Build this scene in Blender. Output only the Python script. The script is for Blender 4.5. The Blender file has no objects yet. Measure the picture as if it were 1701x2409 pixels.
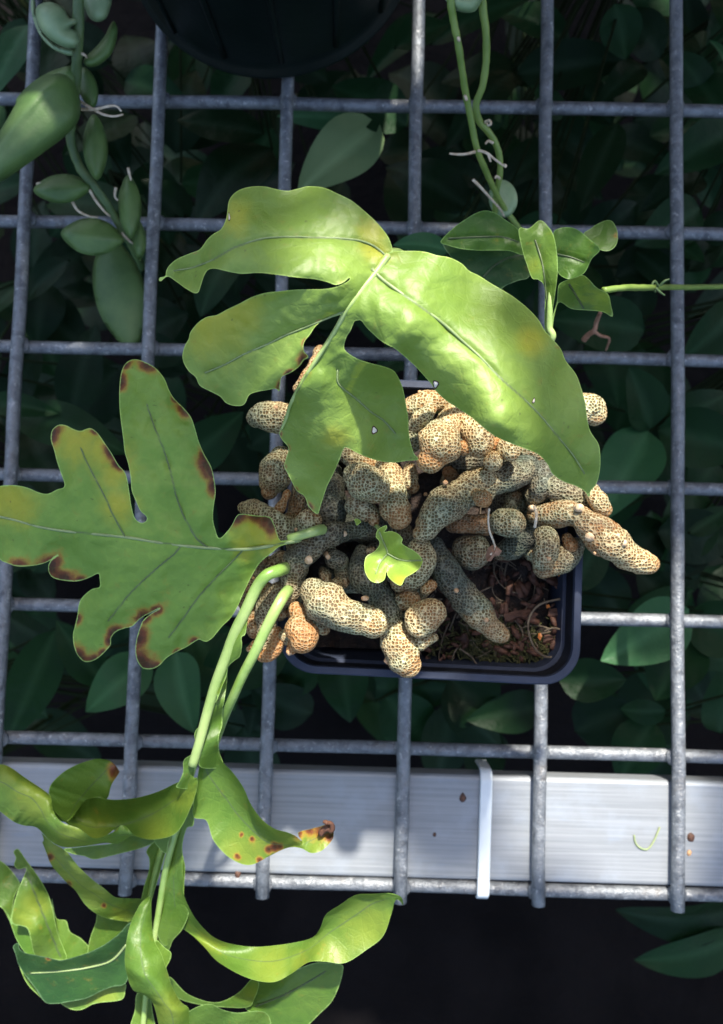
import bpy, bmesh, math, random
import numpy as np
from mathutils import Vector, Matrix, noise
from mathutils.geometry import delaunay_2d_cdt
R = math.radians
random.seed(7); rng = np.random.default_rng(7)
scene = bpy.context.scene
col = scene.collection

# ------------------------------------------------------------------ camera, sky, sun, exposure
F_PX = 2100.0; W_PX, H_PX = 1701.0, 2409.0
CAM = np.array([-0.0128, -0.0375, 0.338]); ROT = (0.0755, 0.0128, 0.0243)
cd = bpy.data.cameras.new('camera'); cam = bpy.data.objects.new('camera', cd); col.objects.link(cam)
cam.location = CAM; cam.rotation_euler = ROT
cd.sensor_fit = 'VERTICAL'; cd.sensor_height = 24.0; cd.sensor_width = 24.0
cd.lens = 24.0 * F_PX / H_PX
cd.clip_start = 0.005; cd.clip_end = 100
cd.dof.use_dof = True; cd.dof.focus_distance = 0.212; cd.dof.aperture_fstop = cd.lens / 1.25
scene.camera = cam

SUN_EL = 51.0; SUN_AZ = 12.0            # azimuth measured from +Y (top of the picture) towards +X
world = bpy.data.worlds.new('World'); scene.world = world; world.use_nodes = True
wn = world.node_tree; bg = wn.nodes['Background']
sky = wn.nodes.new('ShaderNodeTexSky'); sky.sky_type = 'NISHITA'; sky.sun_disc = False
sky.sun_elevation = R(SUN_EL); sky.sun_rotation = R(SUN_AZ); sky.dust_density = 3.0; sky.air_density = 1.0; sky.ozone_density = 0.6
wn.links.new(sky.outputs[0], bg.inputs[0]); bg.inputs[1].default_value = 0.125
sl = bpy.data.lights.new('sun', 'SUN'); sl.energy = 4.2; sl.angle = R(1.8); sl.color = (1.0, 0.94, 0.84)
sun = bpy.data.objects.new('sun', sl); col.objects.link(sun)
SUN_DIR = Vector((math.sin(R(SUN_AZ)) * math.cos(R(SUN_EL)), math.cos(R(SUN_AZ)) * math.cos(R(SUN_EL)), math.sin(R(SUN_EL))))
sun.rotation_euler = SUN_DIR.to_track_quat('Z', 'Y').to_euler(); sun.location = SUN_DIR * 3
vs = scene.view_settings; vs.view_transform = 'Standard'; vs.look = 'None'; vs.exposure = 1.55; vs.gamma = 1.0
scene.cycles.use_denoising = True
scene.cycles.max_bounces = 8

# ------------------------------------------------------------------ helpers: photo pixel -> point at a given height
def eul(a, b, c):
    ca, sa, cb, sb, cc, sc = math.cos(a), math.sin(a), math.cos(b), math.sin(b), math.cos(c), math.sin(c)
    X = np.array([[1, 0, 0], [0, ca, -sa], [0, sa, ca]]); Y = np.array([[cb, 0, sb], [0, 1, 0], [-sb, 0, cb]]); Z = np.array([[cc, -sc, 0], [sc, cc, 0], [0, 0, 1]])
    return Z @ Y @ X
RM = eul(*ROT)
def unp(px, py, z):
    px = np.asarray(px, float); py = np.asarray(py, float); z = np.asarray(z, float)
    d = np.stack([(px - W_PX / 2) / F_PX, -(py - H_PX / 2) / F_PX, -np.ones_like(px)], -1) @ RM.T
    t = (z - CAM[2]) / d[..., 2]
    return CAM + d * t[..., None]
def at(px, py, z): return Vector(unp(px, py, z))
def ppm(z): return (CAM[2] - z) / F_PX         # metres per photo pixel at height z
ZR = {'A1': (0, 0, .5244), 'A2': (850, 0, .525), 'R3': (350, 400, .401), 'R4': (850, 500, .401), 'R5': (550, 850, .3393),
      'R6': (1000, 900, .3701), 'R7': (550, 1200, .3393), 'R8': (900, 1200, .3701), 'L1': (0, 800, .4318), 'L2': (0, 1650, .3305),
      'L3': (300, 1650, .4318), 'L4': (900, 1600, .4941), 'L5': (1200, 800, .392), 'L6': (400, 1250, .2468), 'L7': (900, 450, .3701),
      'L8': (0, 1600, .3085), 'D': (0, 0, 1.0494)}
def zz(reg, pts):
    x0, y0, s = ZR[reg]; return [(x0 + p[0] * s, y0 + p[1] * s) + tuple(p[2:]) for p in pts]

# ------------------------------------------------------------------ helpers: objects
def tag(o, label=None, cat=None, group=None, kind=None):
    for k, v in (('label', label), ('category', cat), ('group', group), ('kind', kind)):
        if v: o[k] = v
    return o
def empty(name, loc):
    o = bpy.data.objects.new(name, None); col.objects.link(o); o.location = loc; o.empty_display_size = 0.01; return o
def link(name, me, mats, parent=None, smooth=True):
    o = bpy.data.objects.new(name, me); col.objects.link(o)
    for m in (mats if isinstance(mats, (list, tuple)) else [mats]): me.materials.append(m)
    if smooth: me.shade_smooth()
    if parent is not None:
        o.parent = parent
        o.matrix_parent_inverse = Matrix.Translation(-abs_loc(parent))
    return o
def abs_loc(o):
    v = Vector(o.location); 
    return v
def mesh_py(verts, faces):
    me = bpy.data.meshes.new('m'); me.from_pydata([tuple(v) for v in verts], [], faces); me.update(); return me
def bm_mesh(bm):
    me = bpy.data.meshes.new('m'); bmesh.ops.recalc_face_normals(bm, faces=bm.faces); bm.to_mesh(me); bm.free(); return me
def attr(me, name, vals):
    a = me.attributes.new(name, 'FLOAT', 'POINT'); a.data.foreach_set('value', np.asarray(vals, np.float32))
def catmull(pts, n, closed=False):
    P = np.asarray(pts, float); N = len(P)
    if N < 3 and not closed:
        t = np.linspace(0, 1, n)[:, None]; return P[0] * (1 - t) + P[-1] * t
    seg = N if closed else N - 1
    t = np.linspace(0, seg, n, endpoint=not closed); i = np.minimum(t.astype(int), seg - 1); f = (t - i)[:, None]
    g = (lambda k: P[k % N]) if closed else (lambda k: P[np.clip(k, 0, N - 1)])
    p0, p1, p2, p3 = g(i - 1), g(i), g(i + 1), g(i + 2)
    return .5 * ((2 * p1) + (-p0 + p2) * f + (2 * p0 - 5 * p1 + 4 * p2 - p3) * f ** 2 + (-p0 + 3 * p1 - 3 * p2 + p3) * f ** 3)
def tube_data(P, rad, ns=10, cap=True, round_ends=False, lump=0.0, seed=0.0, lscale=1.0, flat=1.0):
    """P (n,3) centreline, rad (n,) -> verts, faces of a swept tube"""
    P = np.asarray(P, float); rad = np.asarray(rad, float)
    if round_ends:
        d0 = P[0] - P[1]; d0 /= np.linalg.norm(d0) + 1e-12; d1 = P[-1] - P[-2]; d1 /= np.linalg.norm(d1) + 1e-12
        a = np.linspace(0.12, math.pi / 2, 7)[:-1]
        P = np.vstack([[P[0] + d0 * rad[0] * math.cos(x) for x in a], P, [P[-1] + d1 * rad[-1] * math.cos(x) for x in a[::-1]]])
        rad = np.concatenate([rad[0] * np.sin(a), rad, rad[-1] * np.sin(a[::-1])])
    n = len(P); T = np.gradient(P, axis=0); T /= np.linalg.norm(T, axis=1)[:, None] + 1e-12
    up = np.array([0, 0, 1.0]) if abs(T[0][2]) < .9 else np.array([1.0, 0, 0])
    u = np.cross(up, T[0]); u /= np.linalg.norm(u); V = []; ang = np.linspace(0, 2 * math.pi, ns, endpoint=False)
    for i in range(n):
        u = u - T[i] * np.dot(u, T[i]); u /= np.linalg.norm(u) + 1e-12; w = np.cross(T[i], u)
        for a in ang:
            d = math.cos(a) * u + math.sin(a) * w * flat; p = P[i] + d * rad[i]
            if lump:
                k = noise.noise(Vector((p * lscale).tolist()) + Vector((seed, seed * 1.7, 0))) + .5 * noise.noise(Vector((p * lscale * 2.3).tolist()) + Vector((0, seed, 3)))
                p = p + d * rad[i] * lump * k
            V.append(p)
    Fc = [(i * ns + j, i * ns + (j + 1) % ns, (i + 1) * ns + (j + 1) % ns, (i + 1) * ns + j) for i in range(n - 1) for j in range(ns)]
    if cap: Fc += [tuple(range(ns - 1, -1, -1)), tuple((n - 1) * ns + j for j in range(ns))]
    return V, Fc
def join(parts):
    V, Fc = [], []
    for v, f in parts:
        b = len(V); V += list(v); Fc += [tuple(b + i for i in q) for q in f]
    return V, Fc
def box(name, x0, x1, y0, y1, z0, z1, mat, parent=None, bevel=0.0):
    bm = bmesh.new(); bmesh.ops.create_cube(bm, size=1)
    for v in bm.verts: v.co = Vector(((x0 + x1) / 2 + v.co.x * (x1 - x0), (y0 + y1) / 2 + v.co.y * (y1 - y0), (z0 + z1) / 2 + v.co.z * (z1 - z0)))
    if bevel: bmesh.ops.bevel(bm, geom=bm.edges[:], offset=bevel, segments=3, affect='EDGES', profile=.5)
    return link(name, bm_mesh(bm), mat, parent, smooth=False)

# ------------------------------------------------------------------ materials
class NT:
    def __init__(s, name):
        s.m = bpy.data.materials.new(name); s.m.use_nodes = True; s.t = s.m.node_tree; s.p = s.t.nodes['Principled BSDF']; s.o = s.t.nodes['Material Output']
        s.tc = s.n('ShaderNodeTexCoord')
    def n(s, typ, **kw):
        x = s.t.nodes.new(typ)
        for k, v in kw.items(): setattr(x, k, v)
        return x
    def l(s, a, b): s.t.links.new(a, b)
    def val(s, sock, v):
        if hasattr(v, 'node'): s.l(v, sock)
        else: sock.default_value = v
    def noise(s, scale, detail=3, rough=.55, vec=None, dist=0.0):
        x = s.n('ShaderNodeTexNoise'); x.inputs['Scale'].default_value = scale; x.inputs['Detail'].default_value = detail; x.inputs['Roughness'].default_value = rough; x.inputs['Distortion'].default_value = dist
        s.l(vec or s.tc.outputs['Object'], x.inputs['Vector']); return x.outputs['Fac']
    def vor(s, scale, feature='F1', vec=None, rnd=1.0):
        x = s.n('ShaderNodeTexVoronoi', feature=feature); x.inputs['Scale'].default_value = scale; x.inputs['Randomness'].default_value = rnd
        s.l(vec or s.tc.outputs['Object'], x.inputs['Vector']); return x
    def ramp(s, fac, a, b, smooth=True):
        x = s.n('ShaderNodeMapRange', interpolation_type='SMOOTHSTEP' if smooth else 'LINEAR'); x.inputs[1].default_value = a; x.inputs[2].default_value = b
        s.val(x.inputs[0], fac); return x.outputs[0]
    def math(s, op, a, b=0.0, c=0.0):
        x = s.n('ShaderNodeMath', operation=op); s.val(x.inputs[0], a); s.val(x.inputs[1], b); s.val(x.inputs[2], c); return x.outputs[0]
    def mix(s, fac, a, b):
        x = s.n('ShaderNodeMix', data_type='RGBA'); s.val(x.inputs[0], fac)
        for i, v in ((6, a), (7, b)): s.val(x.inputs[i], v if hasattr(v, 'node') else tuple(v) + ((1,) if len(v) == 3 else ()))
        return x.outputs[2]
    def attr(s, name):
        x = s.n('ShaderNodeAttribute'); x.attribute_name = name; return x.outputs['Fac']
    def map(s, scale, rot=(0, 0, 0)):
        x = s.n('ShaderNodeMapping'); x.inputs['Scale'].default_value = scale; x.inputs['Rotation'].default_value = rot; s.l(s.tc.outputs['Object'], x.inputs['Vector']); return x.outputs[0]
    def bump(s, h, dist, strength=1.0):
        x = s.n('ShaderNodeBump'); x.inputs['Distance'].default_value = dist; x.inputs['Strength'].default_value = strength; s.l(h, x.inputs['Height']); s.l(x.outputs[0], s.p.inputs['Normal']); return x
    def set(s, **kw):
        for k, v in kw.items():
            nm = {'color': 'Base Color', 'rough': 'Roughness', 'metal': 'Metallic', 'spec': 'Specular IOR Level', 'coat': 'Coat Weight', 'coatr': 'Coat Roughness', 'sheen': 'Sheen Weight', 'sss': 'Subsurface Weight', 'trans': 'Transmission Weight'}[k]
            v2 = v if hasattr(v, 'node') or not isinstance(v, tuple) or len(v) == 4 else v + (1,)
            s.val(s.p.inputs[nm], v2)
    def translucent(s, colr, fac, bumpn=None):
        t = s.n('ShaderNodeBsdfTranslucent'); s.val(t.inputs['Color'], colr if hasattr(colr, 'node') else colr + (1,))
        if bumpn: s.l(bumpn.outputs[0], t.inputs['Normal'])
        m = s.n('ShaderNodeMixShader'); m.inputs[0].default_value = fac; s.l(s.p.outputs[0], m.inputs[1]); s.l(t.outputs[0], m.inputs[2]); s.l(m.outputs[0], s.o.inputs['Surface'])

def mat_fern(name, g1, g2, yel, rough=.5, trans=.28, speck=True, coat=0.0, spec=.4):
    n = NT(name)
    big = n.ramp(n.noise(55, 3), .35, .68); fine = n.noise(900, 3)
    c = n.mix(big, g1, g2)
    c = n.mix(n.math('MULTIPLY', fine, .35), c, tuple(x * .62 for x in g1))
    yn = n.math('MULTIPLY', n.ramp(n.math('ADD', n.attr('yellow'), n.math('MULTIPLY_ADD', n.noise(90, 4, .65), 1.3, -.65)), .1, 1.1), .75)
    c = n.mix(yn, c, yel)
    if speck:
        st = n.map((420, 1300, 420), (0, 0, .7)); sp = n.ramp(n.noise(1.0, 2, .5, st), .735, .775)
        c = n.mix(n.math('MULTIPLY', sp, .5), c, (.03, .045, .012))
        sp2 = n.vor(210); d = n.ramp(sp2.outputs['Distance'], .085, .05); c = n.mix(n.math('MULTIPLY', d, .5), c, (.05, .05, .015))
    bn = n.math('ADD', n.attr('brown'), n.math('MULTIPLY_ADD', n.noise(260, 5, .7), 1.3, -.68))
    c = n.mix(n.math('MULTIPLY', n.ramp(bn, .05, .55), .85), c, (.34, .21, .03))
    c = n.mix(n.ramp(bn, .3, .85), c, (.14, .04, .012))
    c = n.mix(n.ramp(bn, .85, 1.25), c, (.05, .014, .006))
    c = n.mix(n.ramp(n.attr('vein'), .25, .9), c, tuple(.45 * x + .04 for x in g1))
    c = n.mix(n.ramp(n.attr('edge'), .45, .95), c, tuple(min(1, x * 1.5 + .06) for x in g2))
    wr = n.math('ADD', n.math('MULTIPLY', n.noise(330, 4, .6, dist=.6), 1.0), n.math('MULTIPLY', n.noise(130, 2), .5))
    ve = n.vor(240, 'DISTANCE_TO_EDGE'); vl = n.ramp(ve.outputs['Distance'], .09, .0)
    c = n.mix(n.math('MULTIPLY', vl, .05), c, tuple(min(1, x * 1.35 + .03) for x in g2))
    ve2 = n.vor(620, 'DISTANCE_TO_EDGE'); wr = n.math('SUBTRACT', wr, n.math('MULTIPLY', n.math('ADD', vl, n.math('MULTIPLY', n.ramp(ve2.outputs['Distance'], .1, .0), .5)), .14))
    b = n.bump(wr, .0004, .5)
    n.set(color=c, rough=rough, spec=spec, coat=coat, coatr=.45)
    t = n.mix(.35, c, yel); n.translucent(t, trans, b)
    return n.m
M = {}
M['fern'] = mat_fern('fern_leaf', (.165, .285, .032), (.235, .360, .052), (.42, .42, .025), rough=.55, coat=.2, spec=.7)
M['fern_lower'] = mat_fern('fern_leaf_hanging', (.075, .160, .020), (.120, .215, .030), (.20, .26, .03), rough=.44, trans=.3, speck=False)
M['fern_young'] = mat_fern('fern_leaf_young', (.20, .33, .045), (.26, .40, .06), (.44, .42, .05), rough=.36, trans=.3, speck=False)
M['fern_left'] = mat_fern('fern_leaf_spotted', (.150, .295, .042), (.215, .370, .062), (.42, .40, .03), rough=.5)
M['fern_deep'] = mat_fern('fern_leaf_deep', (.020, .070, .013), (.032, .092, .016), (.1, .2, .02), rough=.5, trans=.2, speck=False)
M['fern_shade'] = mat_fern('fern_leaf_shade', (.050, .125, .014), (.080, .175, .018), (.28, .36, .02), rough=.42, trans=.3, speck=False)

def mat_simple(name, c1, c2, scale, rough, spec=.5, bump=0.0, bscale=None, metal=0.0):
    n = NT(name); f = n.ramp(n.noise(scale, 4), .3, .7); n.set(color=n.mix(f, c1, c2), rough=rough, spec=spec, metal=metal)
    if bump: n.bump(n.noise(bscale or scale * 3, 4), bump)
    return n.m
M['margin'] = mat_simple('leaf_margin', (.34, .46, .12), (.42, .50, .16), 200, .4)
M['midrib'] = mat_simple('midrib', (.16, .22, .085), (.22, .29, .12), 300, .4, bump=.0001)
M['midrib_dark'] = mat_simple('midrib_dark', (.035, .06, .02), (.07, .10, .035), 300, .45)
M['midrib_pale'] = mat_simple('midrib_pale', (.26, .37, .11), (.36, .46, .18), 300, .45)
M['midrib_mid'] = mat_simple('midrib_mid', (.075, .115, .04), (.11, .16, .055), 300, .45)
M['petiole'] = mat_simple('petiole', (.15, .27, .05), (.30, .40, .14), 60, .36, bump=.0001, bscale=700)
M['stem_green'] = mat_simple('vine_stem', (.12, .20, .035), (.19, .27, .06), 120, .45, bump=.0001, bscale=900)
M['stem_dull'] = mat_simple('vine_stem_dull', (.06, .115, .04), (.10, .15, .05), 120, .5, bump=.0001, bscale=900)
M['root'] = mat_simple('aerial_root', (.42, .33, .22), (.62, .54, .42), 600, .8)
M['root_dark'] = mat_simple('soil_root', (.07, .05, .03), (.17, .13, .085), 300, .8)
M['succ'] = mat_simple('fleshy_leaf', (.055, .115, .028), (.088, .160, .042), 110, .5, bump=.00012, bscale=1300)
M['succ_pale'] = mat_simple('fleshy_leaf_pale', (.15, .24, .12), (.24, .33, .17), 90, .45, bump=.00012, bscale=900)
M['pot_round'] = mat_simple('dark_green_plastic', (.0025, .0065, .0060), (.0045, .0095, .0085), 60, .42, spec=.25, bump=.0001, bscale=400)
M['pot_square'] = mat_simple('navy_plastic', (.022, .029, .050), (.030, .039, .066), 150, .65, spec=.3, bump=.00006, bscale=900)
M['pot_inner'] = mat_simple('shade_dark_plastic', (.005, .006, .009), (.016, .018, .026), 180, .75, spec=.2)  # same plastic as the rim, with the interior's shade put into the colour
M['soil'] = mat_simple('potting_soil', (.007, .0045, .003), (.030, .015, .008), 500, .8, bump=.0012, bscale=900)
M['chip'] = mat_simple('bark_chip', (.045, .017, .009), (.10, .040, .020), 300, .7, bump=.0004)
M['chip_orange'] = mat_simple('bark_chip_orange', (.42, .12, .02), (.55, .22, .05), 400, .5)
M['moss'] = mat_simple('moss', (.026, .030, .006), (.06, .058, .012), 500, .8)
M['ground'] = mat_simple('dark_ground', (.0022, .0019, .0021), (.0055, .0047, .0049), 9, .95, spec=.08, bump=.004, bscale=60)
M['dryleaf'] = mat_simple('dry_leaf', (.22, .10, .055), (.36, .20, .13), 300, .7)
M['ztie'] = mat_simple('nylon', (.58, .63, .65), (.64, .69, .71), 100, .35)
M['speck'] = mat_simple('debris_dark', (.03, .015, .01), (.10, .04, .02), 900, .7)
M['thread'] = mat_simple('plant_thread', (.16, .22, .10), (.24, .28, .14), 900, .7)
M['bud'] = mat_simple('rhizome_bud', (.36, .17, .07), (.55, .36, .20), 900, .6, bump=.0003, bscale=1500)
M['stub'] = mat_simple('stub_scar', (.46, .30, .16), (.66, .50, .32), 900, .65)

def mat_rhizome():
    n = NT('rhizome_skin'); tone = n.ramp(n.math('ADD', n.attr('tone'), n.math('MULTIPLY_ADD', n.noise(75, 4, .6), 1.5, -.75)), 0, 1, False); warm = n.attr('warm')
    dv = n.n('ShaderNodeVectorMath', operation='MULTIPLY_ADD')
    nz = n.n('ShaderNodeTexNoise'); nz.inputs['Scale'].default_value = 500; n.l(n.tc.outputs['Object'], nz.inputs['Vector'])
    n.l(nz.outputs['Color'], dv.inputs[0]); dv.inputs[1].default_value = (.0003,) * 3; n.l(n.tc.outputs['Object'], dv.inputs[2])
    cell = n.vor(1120, 'F1', dv.outputs[0], .62); edge = n.vor(1120, 'DISTANCE_TO_EDGE', dv.outputs[0], .62)
    net = n.ramp(edge.outputs['Distance'], .17, .03); pit = n.ramp(cell.outputs['Distance'], .56, .22)
    cv = n.n('ShaderNodeSeparateColor'); n.l(cell.outputs['Color'], cv.inputs[0])
    patch = n.ramp(n.noise(95, 3), .38, .66)
    netc = n.mix(patch, (.66, .53, .29), (.54, .54, .34)); netg = n.mix(patch, (.125, .125, .095), (.092, .115, .088))
    netc = n.mix(tone, netc, netg)
    pitc = n.mix(patch, (.135, .058, .013), (.085, .066, .022)); pitg = n.mix(patch, (.026, .023, .014), (.022, .030, .018))
    pitc = n.mix(tone, pitc, pitg)
    bas = n.mix(tone, n.mix(patch, (.25, .175, .068), (.175, .165, .066)), n.mix(patch, (.050, .048, .033), (.038, .050, .034)))
    c = n.mix(n.math('MULTIPLY', pit, .92), bas, pitc); c = n.mix(n.math('MULTIPLY', net, .95), c, netc)
    rust = n.math('ADD', warm, n.math('MULTIPLY_ADD', n.noise(260, 4, .65), 1.0, -.52))
    c = n.mix(n.math('MULTIPLY', n.ramp(rust, .1, .7), .65), c, (.34, .12, .024))
    dirt = n.ramp(n.noise(150, 4, .6), .60, .78); c = n.mix(n.math('MULTIPLY', dirt, n.math('MULTIPLY', tone, .7)), c, (.035, .03, .02))
    h = n.math('SUBTRACT', n.math('MULTIPLY', net, .8), pit); n.bump(h, .0003, .8)
    n.set(color=c, rough=.55, spec=.35); return n.m
M['rhizome'] = mat_rhizome()

def mat_zinc():
    n = NT('galvanised_wire'); v = n.vor(420); sp = n.n('ShaderNodeSeparateColor'); n.l(v.outputs['Color'], sp.inputs[0])
    c = n.mix(n.ramp(n.noise(190, 4, .65), .3, .72), (.070, .078, .090), (.165, .176, .190)); c = n.mix(n.math('MULTIPLY', sp.outputs[0], .35), c, (.30, .33, .36))
    c = n.mix(n.math('MULTIPLY', n.ramp(n.noise(60, 5, .7), .56, .74), .6), c, (.12, .10, .08))
    c = n.mix(n.math('MULTIPLY', n.ramp(n.noise(430, 4, .75), .57, .68), .8), c, (.42, .43, .43))
    n.set(color=c, rough=.46, metal=.35, spec=.5); n.bump(n.math('ADD', n.noise(330, 4), n.noise(1200, 3)), .0006, .7); return n.m
M['zinc'] = mat_zinc()
def mat_alu():
    n = NT('aluminium_beam'); br = n.noise(1.0, 4, .6, n.map((16, 900, 60))); bl = n.noise(70, 4, .6)
    c = n.mix(n.ramp(br, .3, .7), (.19, .207, .222), (.245, .262, .278)); c = n.mix(n.math('MULTIPLY', n.ramp(bl, .45, .75), .5), c, (.27, .31, .36))
    c = n.mix(n.math('MULTIPLY', n.ramp(n.noise(1.0, 3, .6, n.map((60, 300, 60))), .62, .75), .4), c, (.20, .24, .30))
    n.set(color=c, rough=.5, metal=.25); n.bump(br, .00015, .7); return n.m
M['alu'] = mat_alu()
def mat_bgleaf(name, c1, c2, rough):
    n = NT(name); f = n.ramp(n.noise(40, 3), .3, .7); c = n.mix(f, c1, c2)
    c = n.mix(n.math('MULTIPLY', n.attr('vein'), .5), c, tuple(x * 1.6 + .015 for x in c2))
    b = n.bump(n.noise(160, 3), .0012, .6); n.set(color=c, rough=rough, spec=.13); n.translucent(c, .18, b); return n.m
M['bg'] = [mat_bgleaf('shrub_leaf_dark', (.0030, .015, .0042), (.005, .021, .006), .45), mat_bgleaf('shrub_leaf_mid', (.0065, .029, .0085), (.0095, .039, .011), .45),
           mat_bgleaf('shrub_leaf_light', (.030, .10, .040), (.042, .12, .048), .42), mat_bgleaf('shrub_leaf_pale', (.15, .23, .10), (.19, .27, .12), .5)]  # light and pale tones stand in for lit leaves, dark ones for under-bench shade
M['bark'] = mat_simple('twig', (.006, .012, .004), (.010, .016, .006), 200, .8, spec=.05)

# ------------------------------------------------------------------ structure: ground under the bench
def build_ground():
    n = 60; xs = np.linspace(-6, 6, n); V = []; 
    g = np.sign(np.linspace(-1, 1, n)) * np.abs(np.linspace(-1, 1, n)) ** 2.2 * 6
    for y in g:
        for x in g: V.append((x, y, -.55 + .012 * noise.noise(Vector((x * 14, y * 14, 0))) + .006 * noise.noise(Vector((x * 40, y * 40, 2)))))
    Fc = [(i * n + j, i * n + j + 1, (i + 1) * n + j + 1, (i + 1) * n + j) for i in range(n - 1) for j in range(n - 1)]
    tag(link('ground', mesh_py(V, Fc), M['ground']), kind='structure')
build_ground()

# ------------------------------------------------------------------ the welded wire bench
S = .0508; PH = S * .9904; WR = .0025; ZH = -.0046
bench = tag(empty('wire_mesh_panel', (0, 0, 0)), 'galvanised welded wire mesh bench top of square openings under the pots', 'wire mesh')
Y_END = -3 * PH - .0042
def wire(p0, p1, seed):
    n = 40; t = np.linspace(0, 1, n)[:, None]; P = np.array(p0) * (1 - t) + np.array(p1) * t
    w = np.array([noise.noise(Vector((seed * 3.1, k * .35, 0))) for k in range(n)]); w2 = np.array([noise.noise(Vector((seed * 5.3, k * .35, 9))) for k in range(n)])
    ax = 1 if abs(p1[0] - p0[0]) > abs(p1[1] - p0[1]) else 0
    P[:, ax] += w * .0005; P[:, 2] += w2 * .0003
    return link('wire', mesh_py(*tube_data(P, np.full(n, WR), 14)), M['zinc'], bench)
for i in range(-3, 12): wire(((i - 4) * S, Y_END - random.random() * .001, 0), ((i - 4) * S, .42, 0), i)
for j in range(-4, 8): wire((-.38, -(j - 4) * PH, ZH), (.40, -(j - 4) * PH, ZH), j + 40)

wm = None
for i in range(0, 8):
    for j in range(-1, 8):
        if wm is None:
            bm = bmesh.new(); bmesh.ops.create_icosphere(bm, subdivisions=2, radius=1)
            for v in bm.verts: v.co = Vector((v.co.x * .0039, v.co.y * .0036, v.co.z * .0019)) * (1 + .25 * noise.noise(v.co * 1.5))
            wm = bm_mesh(bm); wo = link('weld', wm, M['zinc'], bench)
        else: wo = bpy.data.objects.new('weld', wm); col.objects.link(wo); wo.parent = bench
        wo.location = ((i - 4) * S, -(j - 4) * PH, -.0023); wo.rotation_euler = (0, 0, random.choice((0, math.pi)) + random.uniform(-.3, .3))
# ------------------------------------------------------------------ aluminium beam under the wires
by0 = at(850, 1975 * 1.0494, -.0026)[1]; by1 = at(850, 1731 * 1.0494, -.0026)[1]
by0 = max(by0, -3 * PH + WR + .0006)
beam = box('support_beam', -.55, .55, by0, by1, -.0146, -.0026, M['alu'], bevel=.0016)
tag(beam, 'brushed aluminium beam running under the wire mesh along the bench edge', 'beam')
for p in beam.data.polygons: p.use_smooth = False

# cable tie round beam and last wire
def build_tie():
    xa = at(1084 * 1.0494, 1980 * 1.0494, 0)[0]; xb = at(1092 * 1.0494, 1735 * 1.0494, 0)[0]; w = .0023
    y0 = -3 * PH - WR - .0007; prof = [(y0 + .0004, -.012), (y0 - .0002, -.006), (y0 + .0003, -.0035), (y0 + .0018, -.0012), (y0 + .0045, -.0009), (by0 + .004, -.0012), ((by0 + by1) / 2, -.0012), (by1 - .004, -.0012), (by1 - .0008, -.0016), (by1 + .0013, -.0035), (by1 + .0018, -.008), (by1 + .0018, -.02)]
    P = catmull(prof, 48); V = []; T = np.gradient(P, axis=0); T /= np.linalg.norm(T, axis=1)[:, None]
    for k, (y, z) in enumerate(P):
        u = (y - y0) / (by1 - y0); xc = xa + (xb - xa) * u; ny, nz = -T[k][1], T[k][0]; th = .0009
        for sx, o in ((-1, 0), (-.85, th), (.85, th), (1, 0), (.85, -.0003), (-.85, -.0003)): V.append((xc + sx * w, y + ny * o * .7, z + nz * o * .7))
    n = len(P); Fc = [(i * 6 + j, i * 6 + (j + 1) % 6, (i + 1) * 6 + (j + 1) % 6, (i + 1) * 6 + j) for i in range(n - 1) for j in range(6)] + [(5, 4, 3, 2, 1, 0), tuple((n - 1) * 6 + j for j in range(6))]
    o = link('cable_tie', mesh_py(V, Fc), M['ztie'], smooth=False)
    tag(o, 'white nylon cable tie strapped round the beam and the last wire', 'cable tie')
build_tie()

# small debris lying on the beam
def blob(name, px, py, r, mat, label, z0):
    bm = bmesh.new(); bmesh.ops.create_icosphere(bm, subdivisions=2, radius=1); c = at(px, py, z0)
    for v in bm.verts:
        k = 1 + .35 * noise.noise(v.co * 1.7 + Vector((px, py, 0))); v.co = c + Vector((v.co.x * r * k, v.co.y * r * 1.3 * k, v.co.z * r * .5))
    tag(link(name, bm_mesh(bm), mat), label, 'debris')
ZB = -.0026
blob('seed_husk', *zz('L4', [(382, 560)])[0], .0013, M['speck'], 'dark brown husk lying on the beam beside the cable tie', ZB)
blob('seed_husk', *zz('L4', [(1468, 748)])[0], .0014, M['speck'], 'reddish brown husk on the beam, above a tiny tan crumb', ZB)
blob('tan_crumb', *zz('L4', [(1460, 822)])[0], .0009, M['bud'], 'tiny tan crumb on the beam below the reddish husk', ZB)
blob('seed_husk', *zz('L4', [(248, 735)])[0], .0007, M['speck'], 'tiny dark speck between wire and cable tie on the beam', ZB)
blob('seed_husk', *zz('L3', [(600, 943)])[0], .0011, M['speck'], 'dark speck in the groove between beam and last wire', -.003)
tc = [tuple(at(x, y, ZB + .0004)) for x, y in zz('L4', [(1198, 738), (1205, 775), (1228, 800), (1262, 805), (1290, 770), (1310, 725), (1320, 700)])]
tag(link('plant_thread', mesh_py(*tube_data(catmull(tc, 24), np.full(24, .00035), 6)), M['thread']), 'curved green grey plant thread lying on the beam', 'thread')

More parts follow.
